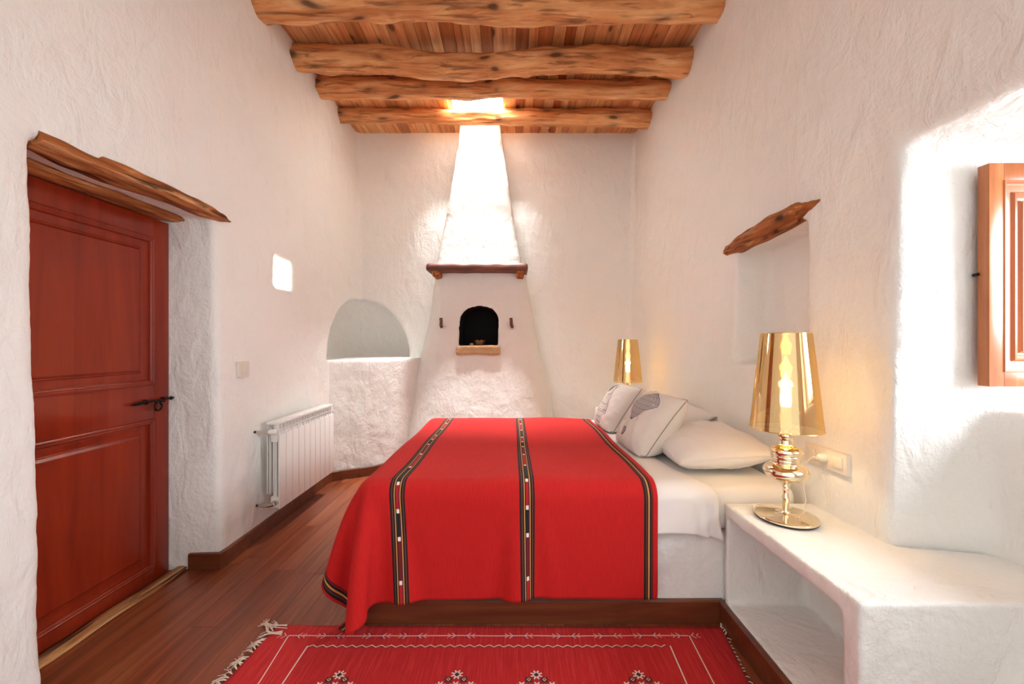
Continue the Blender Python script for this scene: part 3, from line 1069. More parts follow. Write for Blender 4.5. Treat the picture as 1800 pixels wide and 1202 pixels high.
sh = thing('window_shutter', 'open varnished wooden shutter with moulded panel, in the window recess on the right', 'shutter', (1.83, 1.385, 1.155))
sx0, sx1, sy0, sy1, sz0, sz1 = 1.637, 2.03, 1.366, 1.401, 1.155, 1.922
fw = 0.052
for xa, xb in ((sx0, sx0 + fw), (sx1 - fw, sx1)):
    obj('stile', bm_box(xa, xb, sy0, sy1, sz0, sz1, bevel=0.002), M['shutter'], sh)
for za, zb in ((sz0, sz0 + fw), (sz1 - fw - 0.01, sz1)):
    obj('rail', bm_box(sx0 + fw, sx1 - fw, sy0, sy1, za, zb, bevel=0.0015), M['shutter'], sh)
bm = bmesh.new()
ring_panel(bm, (sx0 + fw, sy0, sz0 + fw), (1, 0, 0), (0, 0, 1), (0, -1, 0), sx1 - sx0 - 2 * fw, sz1 - sz0 - 2 * fw - 0.01,
           [(-0.003, -0.03), (-0.003, 0.001), (0.0, 0.003), (0.004, 0.003), (0.007, -0.006), (0.012, -0.010), (0.034, -0.010), (0.040, -0.002), (0.046, -0.001), (0.056, -0.012), (0.062, -0.013), (0.070, -0.004), (0.078, -0.003), (0.084, -0.010), (0.090, -0.010)])
obj('panel', bm, M['shutter'], sh, angle=25)
bm = bmesh.new()
tube(bm, [(sx0 - 0.004, sy1 - 0.006, 1.545), (sx0 + 0.002, sy1 + 0.012, 1.545)], 0.006, 10)
obj('catch', bm, M['iron'], sh)
win = bpy.data.objects.new('window_1', None)
win['kind'] = 'structure'
win.location = (2.06, 0.88, 1.06)
COL.objects.link(win)
for r in ((2.035, 2.085, 0.33, 0.39, 1.05, 1.96), (2.035, 2.085, 1.36, 1.435, 1.05, 1.96)):
    obj('frame', bm_box(*r, bevel=0.003), M['shutter'], win)
for r in ((2.035, 2.085, 0.39, 1.36, 1.05, 1.10), (2.035, 2.085, 0.39, 1.36, 1.90, 1.96)):
    obj('frame', bm_box(*r, bevel=0.003), M['shutter'], win)

# ------------------------------------------------------------------ masonry bedside ledges
ledge_plan = [(0.985, 1.128), (0.985, 1.848), (1.40, 1.848), (1.40, 1.45), (1.71, 1.40), (1.71, 1.128)]
me = plaster_solid(bm_prism([(x, y, -0.02) for x, y in ledge_plan], [(x, y, 0.565) for x, y in ledge_plan]),
                   [bm_box(0.9, 1.345, 1.19, 1.822, 0.112, 0.505)], 0.0095, 4, ((0.22, 0.012), (0.06, 0.004)))
o = mesh_thing('bedside_ledge', me, M['plaster'], (1.3, 1.45, 0))
tag(o, 'white masonry ledge with an open cubbyhole, right of the bed under the window', 'ledge')
lp2 = [(0.97, 3.47), (0.97, 4.685), (1.43, 4.685), (1.41, 3.47)]
me = plaster_solid(bm_prism([(x, y, -0.02) for x, y in lp2], [(x, y, 0.565) for x, y in lp2]), (), 0.02, 4, ((0.22, 0.012),))
o = mesh_thing('bedside_ledge', me, M['plaster'], (1.2, 4.1, 0))
tag(o, 'white masonry ledge behind the bed cushions, carrying the far gold lamp', 'ledge')

# ------------------------------------------------------------------ bed
bp = [(-0.66, 1.872), (1.395, 1.872), (1.395, 3.44), (-0.66, 3.44)]
me = plaster_solid(bm_prism([(x, y, -0.02) for x, y in bp], [(x, y, 0.415) for x, y in bp]), (), 0.015, 3, ((0.25, 0.008), (0.06, 0.004)))
o = mesh_thing('bed_platform', me, M['plaster'], (0.3, 2.65, 0))
tag(o, 'white masonry bed platform behind the dark skirting board, under the mattress', 'bed')

bm = bmesh.new()
box(bm, -0.69, 1.345, 1.862, 3.42, 0.417, 0.630, bevel=0.055, seg=6)
for v in bm.verts:
    v.co.z += 0.004 * noise.noise(v.co * 4)
tag(obj('mattress', bm, M['linen'], angle=60), 'thick white mattress in a cream fitted sheet on the masonry platform', 'mattress')

# duvet
bm = bmesh.new()
prof = []
zt, yf, r_ = 0.652, 1.826, 0.075
for z in np.linspace(0.425, zt - r_, 14): prof.append((yf, z))
for a in np.linspace(0, PI / 2, 12)[1:]: prof.append((yf + r_ - r_ * math.cos(a), zt - r_ + r_ * math.sin(a)))
for y in np.linspace(yf + r_, 3.40, 70)[1:]: prof.append((y, zt))
for a in np.linspace(PI / 2, 0, 6)[1:]: prof.append((3.40 + 0.05 * math.cos(a), zt - 0.05 + 0.05 * math.sin(a)))
for z in np.linspace(0.62, 0.5, 5)[1:]: prof.append((3.45, z))
NXD = 84
grid = []
for k, (y, z) in enumerate(prof):
    row = []
    depth = max(0.0, min(1.0, (y - yf) / 0.3))
    xe = 0.952 - 0.10 * depth + 0.010 * noise.noise(Vector((k * 0.13, 2, 0)))
    for i in range(NXD + 1):
        t = i / NXD
        x = -0.69 + (xe + 0.69) * t
        fr = max(0.0, min(1.0, (zt - z) / 0.2))
        wv = 0.006 * fbm((x * 3.2, y * 3.2, z * 3.2), 3) + 0.005 * noise.noise(Vector((x * 9, y * 4, 3)))
        edge = math.exp(-((1 - t) / 0.05) ** 2)
        fold = fr * edge * 0.020 * math.sin(t * 150 + z * 20)
        yy, zz = y, z
        if k < 14:
            yy = y - wv * 0.8 - fold - 0.010 * fr * math.sin(x * 21 + 1.3) * 0.5
            zz = z + 0.006 * noise.noise(Vector((x * 5, 1, 1))) * fr - 0.02 * fr * edge
        elif y < 3.39:
            ang = min(1.0, (y - yf) / r_)
            zz = z + wv * 1.4 * ang
            zz -= 0.016 * math.exp(-((1 - t) / 0.02) ** 2) * ang
            yy = y - wv * 0.8 * (1 - ang)
        row.append(bm.verts.new((x, yy, zz)))
    grid.append(row)
for a, b_ in zip(grid[:-1], grid[1:]):
    for i in range(NXD):
        bm.faces.new((a[i], a[i + 1], b_[i + 1], b_[i]))
duv = obj('duvet', bm, M['linen'], angle=80)
md = duv.modifiers.new('thickness', 'SOLIDIFY'); md.thickness = 0.020; md.offset = -1
tag(duv, 'white cotton duvet on the mattress, mostly under the red blanket', 'duvet')


# blanket: draped over the bed by a small position-based cloth relaxation
def drape_blanket():
    h = 0.0225
    X0, X1, Y0, Y1 = -1.075, 0.664, 1.335, 3.62
    nx = int(round((X1 - X0) / h)) + 1
    ny = int(round((Y1 - Y0) / h)) + 1
    gx, gy = np.meshgrid(np.linspace(X0, X1, nx), np.linspace(Y0, Y1, ny), indexing='ij')
    hx, hy = (X1 - X0) / (nx - 1), (Y1 - Y0) / (ny - 1)
    rs = np.random.RandomState(4)
    P = np.stack([gx, gy, np.full_like(gx, 0.685) + rs.uniform(-0.001, 0.001, gx.shape)], -1)
    V = np.zeros_like(P)
    lo = np.array([-0.725, 1.806, -0.5]); hi = np.array([1.4, 3.47, 0.668])
    c = (lo + hi) / 2; hb = (hi - lo) / 2; R = 0.075
    # soft lumps of the duvet
    lump = np.zeros_like(gx)
    for kx, ky, ph, am in ((5.1, 3.3, 0.4, .006), (8.3, 2.1, 1.9, .004), (3.7, 7.9, 3.0, .004), (11.0, 6.0, 0.7, .002)):
        lump += am * np.sin(kx * gx + ph) * np.cos(ky * gy + 1.7 * ph)

    def proj(A, B, rest, k):
        d = B - A
        l = np.sqrt((d * d).sum(-1, keepdims=True)) + 1e-9
        cor = d * (k * 0.5 * (l - rest) / l)
        A += cor
        B -= cor

    dt = 1 / 90.0
    hd = math.hypot(hx, hy)
    NS = 330
    for s in range(NS):
        V[..., 2] -= 4.5 * dt
        V *= 0.985 if s < NS - 60 else 0.9
        p = P + V * dt
        for it in range(14):
            for o in (0, 1):
                n_ = (nx - o) // 2
                proj(p[o:o + 2 * n_:2], p[o + 1:o + 2 * n_:2], hx, 1.0)
                m_ = (ny - o) // 2
                proj(p[:, o:o + 2 * m_:2], p[:, o + 1:o + 2 * m_:2], hy, 1.0)
            for o in (0, 1):
                n_ = (nx - o) // 2
                A = p[o:o + 2 * n_:2]; B = p[o + 1:o + 2 * n_:2]
                proj(A[:, :-1], B[:, 1:], hd, 0.35)
                proj(A[:, 1:], B[:, :-1], hd, 0.35)
            if it % 3 == 0:
                for st_ in (3,):
                    for o in range(2 * st_):
                        # bending: keeps folds wide and soft
                        ia = [i for i in range(o, nx - st_, 2 * st_)]
                        if ia:
                            A = p[ia]; B = p[[i + st_ for i in ia]]
                            proj(A, B, hx * st_, 0.05); p[ia] = A; p[[i + st_ for i in ia]] = B
                        ja = [j for j in range(o, ny - st_, 2 * st_)]
                        if ja:
                            jb = [j + st_ for j in ja]
                            A = p[:, ja]; B = p[:, jb]
                            proj(A, B, hy * st_, 0.05); p[:, ja] = A; p[:, jb] = B
            q = p - c
            aq = np.abs(q) - (hb - R)
            mx = np.maximum(aq, 0)
            ln = np.sqrt((mx * mx).sum(-1))
            sd = ln + np.minimum(aq.max(-1), 0) - R - lump
            # outward direction
            g = mx * np.sign(q)
            inside = ln < 1e-6
            if inside.any():
                am = aq.argmax(-1)
                gi = np.zeros_like(g)
                np.put_along_axis(gi, am[..., None], np.sign(np.take_along_axis(q, am[..., None], -1)), -1)
                g = np.where(inside[..., None], gi, g)
            g /= np.sqrt((g * g).sum(-1, keepdims=True)) + 1e-9
            pen = np.maximum(-sd, 0)[..., None]
            p += g * pen
            hit = (pen[..., 0] > 0)
            if hit.any():
                t_ = p - P
                t_ -= g * (t_ * g).sum(-1, keepdims=True)
                fr = 0.55
                p = np.where(hit[..., None], p - t_ * fr, p)
            fl = p[..., 2] < 0.017
            p[..., 2] = np.where(fl, 0.017, p[..., 2])
            for ax in (0, 1):
                p[..., ax] = np.where(fl, P[..., ax] + (p[..., ax] - P[..., ax]) * 0.4, p[..., ax])
        V = (p - P) / dt
        P = p
    bm = bmesh.new()
    uvl = bm.loops.layers.uv.new('UVMap')
    vs = [[bm.verts.new(P[i, j]) for j in range(ny)] for i in range(nx)]
    for i in range(nx - 1):
        for j in range(ny - 1):
            idx = ((i, j), (i + 1, j), (i + 1, j + 1), (i, j + 1))
            f = bm.faces.new([vs[a][b_] for a, b_ in idx])
            for lp, (a, b_) in zip(f.loops, idx):
                lp[uvl].uv = (gx[a, b_], gy[a, b_])
    o = obj('blanket', bm, M['blanket'], angle=180, normals=False)
    m1 = o.modifiers.new('soften', 'SUBSURF'); m1.levels = 1; m1.render_levels = 1
    m2 = o.modifiers.new('thickness', 'SOLIDIFY'); m2.thickness = 0.004; m2.offset = 1
    tag(o, 'red woven blanket with black and yellow stripes draped over the bed', 'blanket')


drape_blanket()


# ------------------------------------------------------------------ pillows and cushions
def pillow_point(a, b_, w, h, t, side, seed, pinch=0.06, pw=2.4):
    """a, b in -1..1; returns local point; x across width, y across height, z thickness"""
    e = (1 - abs(a) ** pw) * (1 - abs(b_) ** pw)
    e = max(e, 0.0) ** 0.5
    k = 1 - pinch * (a * a * b_ * b_ * -1.0 + 0.5 * (a * a + b_ * b_) - 0.0) * 0 - pinch * ((1 - a * a) * (b_ * b_) ** 2 + (1 - b_ * b_) * (a * a) ** 2)
    x, y = a * w / 2 * k, b_ * h / 2 * k
    z = side * t / 2 * e
    wr = 0.010 * fbm((a * 2.3 + seed, b_ * 2.3, side * 2.0), 3) * min(1, e * 2.5)
    return Vector((x, y, z + wr * side))


def pillow_bm(w, h, t, seed, n=44, pinch=0.06, pw=2.4):
    bm = bmesh.new()
    for side in (1, -1):
        g = [[bm.verts.new(pillow_point(2 * i / n - 1, 2 * j / n - 1, w, h, t, side, seed, pinch, pw)) for j in range(n + 1)] for i in range(n + 1)]
        for i in range(n):
            for j in range(n):
                q = (g[i][j], g[i + 1][j], g[i + 1][j + 1], g[i][j + 1])
                bm.faces.new(q if side > 0 else q[::-1])
    bmesh.ops.remove_doubles(bm, verts=bm.verts[:], dist=1e-5)
    return bm


def basis(o, u, v):
    u = Vector(u).normalized(); v = Vector(v)
    v = (v - u * v.dot(u)).normalized()
    n = u.cross(v)
    return Matrix(((u.x, v.x, n.x, o[0]), (u.y, v.y, n.y, o[1]), (u.z, v.z, n.z, o[2]), (0, 0, 0, 1)))


def white_pillow(o, u, v, w, h, t, seed, label):
    mt = basis(o, u, v)
    root = thing('pillow', label, 'pillow', (o[0], o[1], o[2] - t / 2), 'white bed pillows')
    bm = pillow_bm(w, h, t, seed, pinch=0.05)
    # sag onto the mattress
    bmesh.ops.transform(bm, matrix=mt, verts=bm.verts[:])
    for vtx in bm.verts:
        if vtx.co.z < 0.655: vtx.co.z = 0.655 + (vtx.co.z - 0.655) * 0.08
    obj('pillowcase', bm, M['linen'], root, angle=180)
    bm = bmesh.new()
    loop = []
    for k in range(120):
        s = k / 120 * 4
        i, f = int(s), (s - int(s)) * 2 - 1
        a, b_ = ((f, -1), (1, f), (-f, 1), (-1, -f))[i]
        p = mt @ pillow_point(a * 0.999, b_ * 0.999, w, h, t, 1, seed, 0.05)
        p.z = max(p.z, 0.658)
        loop.append(p)
    tube(bm, loop + [loop[0]], 0.0035, 6)
    obj('hem', bm, M['linen'], root, angle=60)
    return root


white_pillow((1.095, 2.30, 0.732), (0.05, 1, 0.0), (-1, 0.05, -0.10), 0.70, 0.50, 0.20, 1.3, 'plump white pillow nearest the camera on the bed, beside the nearer gold lamp')
white_pillow((1.17, 3.05, 0.745), (0.0, 1, 0.0), (-1, 0.0, -0.30), 0.70, 0.46, 0.18, 5.1, 'white pillow at the far side of the bed behind the two printed cushions')


def cushion(o, u, v, w, t, seed, label, strokes, fills):
    mt = basis(o, u, v)
    root = thing('cushion', label, 'cushion', (o[0], o[1], o[2] - 0.16), 'printed linen cushions on the bed')
    bm = pillow_bm(w, w, t, seed, 52, 0.045, 3.0)

    def surf(a, b_, off):
        p = pillow_point(a, b_, w, w, t, 1, seed, 0.045, 3.0)
        e = 0.02
        px = pillow_point(a + e, b_, w, w, t, 1, seed, 0.045, 3.0) - p
        py = pillow_point(a, b_ + e, w, w, t, 1, seed, 0.045, 3.0) - p
        return p + px.cross(py).normalized() * off

    def ribbon(pts, wd, mat):
        pts = [Vector((q[0], q[1], 0)) for q in pts]
        # resample
        rs = []
        for q0, q1 in zip(pts[:-1], pts[1:]):
            m_ = max(1, int((q1 - q0).length / 0.03))
            rs += [q0.lerp(q1, k / m_) for k in range(m_)]
        rs.append(pts[-1])
        prev = None
        for k, q in enumerate(rs):
            tng = rs[min(k + 1, len(rs) - 1)] - rs[max(k - 1, 0)]
            if tng.length < 1e-6: continue
            nn = Vector((-tng.y, tng.x, 0)).normalized() * wd * 1.6 / w
            cur = (bm.verts.new(surf(q.x + nn.x, q.y + nn.y, 0.0018)), bm.verts.new(surf(q.x - nn.x, q.y - nn.y, 0.0018)))
            if prev:
                f = bm.faces.new((prev[0], prev[1], cur[1], cur[0])); f.material_index = mat
            prev = cur
    for ring in fills:
        # fan of strips between two side polylines
        left, right = ring
        prev = None
        for (la, lb), (ra, rb) in zip(left, right):
            row = [bm.verts.new(surf(la + (ra - la) * k / 10, lb + (rb - lb) * k / 10, 0.0011)) for k in range(11)]
            if prev:
                for k in range(10):
                    f = bm.faces.new((prev[k], prev[k + 1], row[k + 1], row[k])); f.material_index = 2
            prev = row
    for pts, wd in strokes:
        ribbon(pts, wd, 1)
    bmesh.ops.transform(bm, matrix=mt, verts=bm.verts[:])
    for vtx in bm.verts:
        if vtx.co.z < 0.668: vtx.co.z = 0.668 + (vtx.co.z - 0.668) * 0.1
    obj('cover', bm, [M['cushion'], M['ink'], M['ink_pale']], root, angle=180, normals=False)
    bm = bmesh.new()
    loop = []
    for k in range(160):
        s = k / 160 * 4
        i, f = int(s), (s - int(s)) * 2 - 1
        a, b_ = ((f, -1), (1, f), (-f, 1), (-1, -f))[i]
        p = mt @ pillow_point(a * 0.999, b_ * 0.999, w, w, t, 1, seed, 0.045, 3.0)
        p.z = max(p.z, 0.670)
        loop.append(p)
    tube(bm, loop + [loop[0]], 0.0028, 6)
    tag(obj('piping', bm, M['piping'], root, angle=60), 'grey piped seam')
    return root


def circ(cx_, cy_, rx, ry, a0=0, a1=2 * PI, n=26):
    return [(cx_ + rx * math.cos(a0 + (a1 - a0) * k / n), cy_ + ry * math.sin(a0 + (a1 - a0) * k / n)) for k in range(n + 1)]


# hot-air balloon drawing (a = across, b = up; a points away from the camera's near side)
def balloon_half(s, n=24, c0=(0.10, 0.30)):
    out = []
    for k in range(n + 1):
        t = k / n
        yb = 0.86 - 1.02 * t
        wv = 0.60 * math.sin(min(1, t / 0.42) * PI / 2) if t < 0.42 else 0.60 * max(0.0, 1 - ((t - 0.42) / 0.58)) ** 0.85 * 0.86 + 0.07
        out.append((c0[0] - 0.14 * t * t + s * wv, yb))
    return out


st_b = []
for s in (-1, -0.72, -0.45, -0.15, 0.15, 0.45, 0.72, 1):
    st_b.append((balloon_half(s), 0.0018 if abs(s) == 1 else 0.0009))
for t in (0.2, 0.35, 0.5, 0.65, 0.8):
    k = int(24 * t)
    l, r = balloon_half(-1)[k], balloon_half(1)[k]
    st_b.append(([(l[0] + (r[0] - l[0]) * q / 12, l[1] - 0.05 * math.sin(PI * q / 12)) for q in range(13)], 0.0009))
for a_, b_ in ((-0.09, -0.10), (0.05, 0.04)):
    st_b.append(([(a_, -0.16), (b_, -0.46)], 0.0012))
st_b += [([(-0.12, -0.17), (0.08, -0.17)], 0.004), ([(-0.12, -0.46), (0.07, -0.46), (0.05, -0.68), (-0.10, -0.68), (-0.12, -0.46)], 0.0028)]
for q in range(5):
    st_b.append(([(-0.11 + q * 0.04, -0.47), (-0.09 + q * 0.032, -0.67)], 0.0016))
    st_b.append(([(-0.115, -0.50 - q * 0.038), (0.065, -0.50 - q * 0.038)], 0.0012))
st_b += [([(-0.36, -0.12), (-0.30, -0.16), (-0.40, -0.30)], 0.002), ([(0.36, -0.05), (0.42, -0.12), (0.34, -0.20)], 0.0014)]
fl_b = [(balloon_half(-1), balloon_half(1))]

# birdcage drawing
st_c = []
dome = [(-0.42, -0.30), (-0.40, -0.05), (-0.33, 0.15), (-0.20, 0.30), (-0.06, 0.38), (0.06, 0.38), (0.20, 0.30), (0.33, 0.15), (0.40, -0.05), (0.42, -0.30)]
st_c.append((dome, 0.0026))
for q in range(1, 12):
    a_ = -0.42 + 0.84 * q / 12
    top = 0.38 - 0.50 * (abs(a_) / 0.42) ** 2.2 * 0.8
    st_c.append(([(a_, -0.30), (a_ * 0.96, 0.0), (a_ * 0.8, top)], 0.0010))
for bb, wv in ((-0.05, 0.40), (-0.28, 0.44), (-0.34, 0.47)):
    st_c.append(([(-wv + 2 * wv * q / 14, bb - 0.06 * math.sin(PI * q / 14)) for q in range(15)], 0.0022))
st_c.append(([(-0.42, -0.30), (-0.54, -0.40), (-0.36, -0.42)], 0.0024))
st_c.append(([(0.42, -0.30), (0.54, -0.40), (0.36, -0.42)], 0.0024))
for q in range(13):
    a_ = -0.40 + 0.80 * q / 12
    st_c.append(([(a_, -0.40), (a_ * 0.82, -0.78)], 0.0011))
st_c += [([(-0.34, -0.60), (0.34, -0.60)], 0.0012), ([(-0.33, -0.78), (0.33, -0.78)], 0.0022)]
st_c.append((circ(0.0, 0.43, 0.05, 0.055), 0.002))
for q in range(6):                       # small bird above the ring
    st_c.append(([(-0.07 + 0.014 * q, 0.50 + 0.01 * q), (0.02 + 0.012 * q, 0.60 + 0.012 * q), (0.05 + 0.008 * q, 0.69)], 0.0042))
st_c += [([(0.08, 0.70), (0.16, 0.74)], 0.003), ([(-0.08, 0.50), (-0.18, 0.44)], 0.003)]
for q in range(7):                       # leaf beside it
    st_c.append(([(-0.42, 0.36), (-0.44 + 0.03 * q, 0.55), (-0.30 + 0.012 * q, 0.80)], 0.0022))
st_c.append(([(-0.30, 0.80), (-0.14, 0.88), (0.0, 0.90)], 0.002))

# the printed face looks towards -X and up: across = -Y, up = leaning back
cushion((0.850, 2.465, 0.805), (0.06, -1, 0.0), (0.58, 0.05, 0.78), 0.44, 0.235, 2.2, 'linen cushion printed with a hot-air balloon, leaning on the nearer pillow',
        st_b, fl_b)
cushion((0.815, 3.08, 0.800), (0.05, -1, 0.0), (0.55, 0.05, 0.84), 0.42, 0.22, 7.7, 'linen cushion printed with a birdcage, in front of the far gold lamp',
        st_c, [])

# ------------------------------------------------------------------ lamps
LX, LY, LZ = 1.155, 1.68, 0.569
lamp = thing('table_lamp', 'large gold table lamp with mirrored shade on the near ledge, closest to the camera', 'lamp', (LX, LY, LZ), 'gold table lamps beside the bed')
c0 = (LX, LY, LZ)
bm = bmesh.new()
lathe(bm, [(0.112, 0.0), (0.1145, 0.001), (0.1145, 0.004)], c0, 64)
tag(obj('base_pad', bm, M['black'], lamp), 'black felt rim under the base')
bm = bmesh.new()
lathe(bm, [(0.112, 0.004), (0.1165, 0.006), (0.117, 0.010), (0.1155, 0.013), (0.108, 0.0145), (0.05, 0.0175), (0.022, 0.020), (0.0145, 0.026), (0.0125, 0.034)], c0, 72)
obj('base', bm, M['gold_base'], lamp, angle=60)
bm = bmesh.new()
lathe(bm, [(0.0125, 0.033), (0.0115, 0.080), (0.0145, 0.083), (0.0145, 0.087), (0.0115, 0.090), (0.0115, 0.128), (0.0145, 0.131), (0.0145, 0.136), (0.012, 0.139), (0.013, 0.147),
           (0.019, 0.153), (0.034, 0.158), (0.058, 0.166), (0.074, 0.176), (0.082, 0.188), (0.0835, 0.198), (0.080, 0.209), (0.071, 0.219), (0.060, 0.226), (0.053, 0.230), (0.0505, 0.234),
           (0.0505, 0.238), (0.053, 0.241), (0.0535, 0.245), (0.0515, 0.249), (0.0525, 0.254), (0.056, 0.258), (0.0565, 0.263), (0.0545, 0.266), (0.0575, 0.270), (0.0615, 0.276), (0.0625, 0.283),
           (0.060, 0.290), (0.052, 0.297), (0.040, 0.302), (0.030, 0.307), (0.0265, 0.312), (0.0275, 0.320), (0.0255, 0.326), (0.026, 0.333), (0.031, 0.340), (0.033, 0.346), (0.032, 0.352),
           (0.024, 0.356), (0.018, 0.360), (0.0165, 0.375)], c0, 64)
obj('stem', bm, M['gold_base'], lamp, angle=50)
bm = bmesh.new()
lathe(bm, [(0.0165, 0.374), (0.019, 0.378), (0.019, 0.455), (0.0205, 0.457), (0.0205, 0.468), (0.016, 0.470)], c0, 32)
obj('socket', bm, M['plastic'], lamp)
bm = bmesh.new()
lathe(bm, [(0.012, 0.468), (0.019, 0.474), (0.0205, 0.490), (0.0205, 0.512), (0.0185, 0.528), (0.0135, 0.545), (0.007, 0.565), (0.002, 0.580)], c0, 32)
obj('bulb', bm, M['bulb'], lamp)
bm = bmesh.new()
lathe(bm, [(0.132, 0.375), (0.1245, 0.451), (0.1097, 0.602), (0.0915, 0.777)], c0, 96, cap=False)
obj('lamp_shade', bm, M['shade'], lamp, angle=60)
for r, z in ((0.132, 0.375), (0.0915, 0.777)):
    bm = bmesh.new()
    tube(bm, [(c0[0] + r * math.cos(a), c0[1] + r * math.sin(a), c0[2] + z) for a in np.linspace(0, 2 * PI, 97)], 0.0018, 6)
    obj('shade_rim', bm, M['gold_rim'], lamp, angle=60)
bm = bmesh.new()
lathe(bm, [(0.0195, 0.372), (0.026, 0.373), (0.026, 0.376), (0.0195, 0.377)], c0, 24)
for k in range(3):
    a = 2 * PI * k / 3 + 0.4
    tube(bm, [(c0[0] + 0.024 * math.cos(a), c0[1] + 0.024 * math.sin(a), c0[2] + 0.3745), (c0[0] + 0.131 * math.cos(a), c0[1] + 0.131 * math.sin(a), c0[2] + 0.3755)], 0.0014, 6)
obj('shade_carrier', bm, M['gold_rim'], lamp, angle=60)
ld = bpy.data.lights.new('lamp_glow', 'POINT')
ld.energy = 6.0
ld.color = (1.0, 0.72, 0.38)
ld.shadow_soft_size = 0.025
lo_ = bpy.data.objects.new('lamp_glow', ld)
lo_.parent = lamp
lo_.location = (0, 0, 0.52)
COL.objects.link(lo_)
lamp2 = copy_tree(lamp)
lamp2.location = (1.105, 3.80, 0.568)
lamp2['label'] = 'gold table lamp standing behind the bed cushions in the far right corner'
# flex and plug only on the near lamp
bm = bmesh.new()
pts = catmull([(LX + 0.10, LY + 0.04, LZ + 0.010), (LX + 0.15, LY + 0.10, LZ + 0.008), (1.335, 1.81, LZ + 0.03), (1.335, 1.83, 0.66), (1.325, 1.81, 0.74), (1.33, 1.77, 0.795), (1.345, 1.752, 0.803)], 10)
tube(bm, pts, 0.0028, 8)
cord = tag(obj('power_cord', bm, M['plastic'], lamp, angle=60), 'thin pale power cord running to the wall socket')
bm = bmesh.new()
tube(bm, [(1.338, 1.747, 0.802), (1.345, 1.747, 0.802), (1.352, 1.747, 0.802), (1.371, 1.747, 0.802)], [0.008, 0.014, 0.019, 0.0195], 20)
obj('plug', bm, M['plastic'], cord)

# ------------------------------------------------------------------ rug
RA = {'fl': (-1.072, 1.835), 'fr': (0.958, 1.822), 'nl': (-1.19, 0.55), 'nr': (0.73, 0.55)}


def rug_xy(x, y):
    """nominal rug coordinates (straight room axes) to slightly skewed ones; x in [-1.07,.96], y in [.55,1.83]"""
    s = (x + 1.072) / 2.03
    t = (1.83 - y) / 1.28
    a = Vector(RA['fl']).lerp(Vector(RA['fr']), s)
    b_ = Vector(RA['nl']).lerp(Vector(RA['nr']), s)
    return a.lerp(b_, t)


rug = thing('rug', 'red flatwoven rug with cream borders on the wooden floor in front of the bed', 'rug', (-0.1, 1.2, 0.0))
bm = bmesh.new()
NXR, NYR = 120, 60


def rug_z(x, y):
    return 0.0075 + 0.0022 * noise.noise(Vector((x * 2.1, y * 2.6, 1.0)))


top, bot = [], []
for i in range(NXR + 1):
    rt, rb_ = [], []
    for j in range(NYR + 1):
        xn = -1.072 + 2.03 * i / NXR
        yn = 0.55 + 1.28 * j / NYR
        wob = 0.004 * noise.noise(Vector((xn * 5, 7, 0))) if j == NYR else 0
        p = rug_xy(xn, yn)
        rt.append(bm.verts.new((p.x, p.y + wob, rug_z(p.x, p.y))))
        rb_.append(bm.verts.new((p.x, p.y + wob, 0.0012)))
    top.append(rt); bot.append(rb_)
for i in range(NXR):
    for j in range(NYR):
        bm.faces.new((top[i][j], top[i + 1][j], top[i + 1][j + 1], top[i][j + 1]))
for i in range(NXR):
    bm.faces.new((bot[i][0], bot[i + 1][0], top[i + 1][0], top[i][0]))
    bm.faces.new((top[i][NYR], top[i + 1][NYR], bot[i + 1][NYR], bot[i][NYR]))
for j in range(NYR):
    bm.faces.new((top[0][j], top[0][j + 1], bot[0][j + 1], bot[0][j]))
    bm.faces.new((bot[NXR][j], bot[NXR][j + 1], top[NXR][j + 1], top[NXR][j]))


def rline(pts, wd, mat, lift=0.0012, step=0.02, close=False):
    """woven line in world floor coordinates"""
    P = [Vector((p[0], p[1], 0)) for p in pts]
    if close: P.append(P[0].copy())
    rs = []
    for q0, q1 in zip(P[:-1], P[1:]):
        m_ = max(1, int((q1 - q0).length / step))
        rs += [q0.lerp(q1, k / m_) for k in range(m_)]
    rs.append(P[-1])
    prev = None
    for k, q in enumerate(rs):
        t = rs[min(k + 1, len(rs) - 1)] - rs[max(k - 1, 0)]
        nn = Vector((-t.y, t.x, 0)).normalized() * wd / 2
        a, b_ = q + nn, q - nn
        cur = (bm.verts.new((a.x, a.y, rug_z(a.x, a.y) + lift)), bm.verts.new((b_.x, b_.y, rug_z(b_.x, b_.y) + lift)))
        if prev:
            f = bm.faces.new((prev[0], prev[1], cur[1], cur[0])); f.material_index = mat
        prev = cur


def rpoly(pts, mat, lift=0.0016):
    vs = [bm.verts.new((x, y, rug_z(x, y) + lift)) for x, y in pts]
    f = bm.faces.new(vs); f.material_index = mat


# outer border
YO, XO0, XO1 = 1.765, -0.990, 0.785
rnd = random.Random(3)
xx = XO0
zz = []
while xx < XO1:
    zz.append((xx, YO + 0.002 * noise.noise(Vector((xx * 6, 0, 0))) + (0.0016 if len(zz) % 2 else -0.0016)))
    xx += 0.006
rline(zz, 0.006, 2, step=1)
rline([(XO0, YO), (-0.966, 1.527), (-0.95, 0.7)], 0.0045, 1)
rline([(XO1, YO), (0.769, 1.527), (0.74, 0.7)], 0.0045, 1)
for xk in (-0.975, -0.80, -0.60, -0.44, -0.225, 0.03, 0.24, 0.425, 0.60, 0.77):
    for s in (-1, 1):
        x1 = xk + s * 0.025
        for e in (-1, 1):
            rline([(x1, YO), (x1 + s * 0.016, YO + e * 0.016)], 0.0045, 2)
            rline([(x1 + s * 0.022, YO), (x1 + s * 0.036, YO + e * 0.013)], 0.0035, 2)
            rline([(x1 - s * 0.004, YO + e * 0.005), (x1 + s * 0.008, YO + e * 0.015)], 0.003, 3)
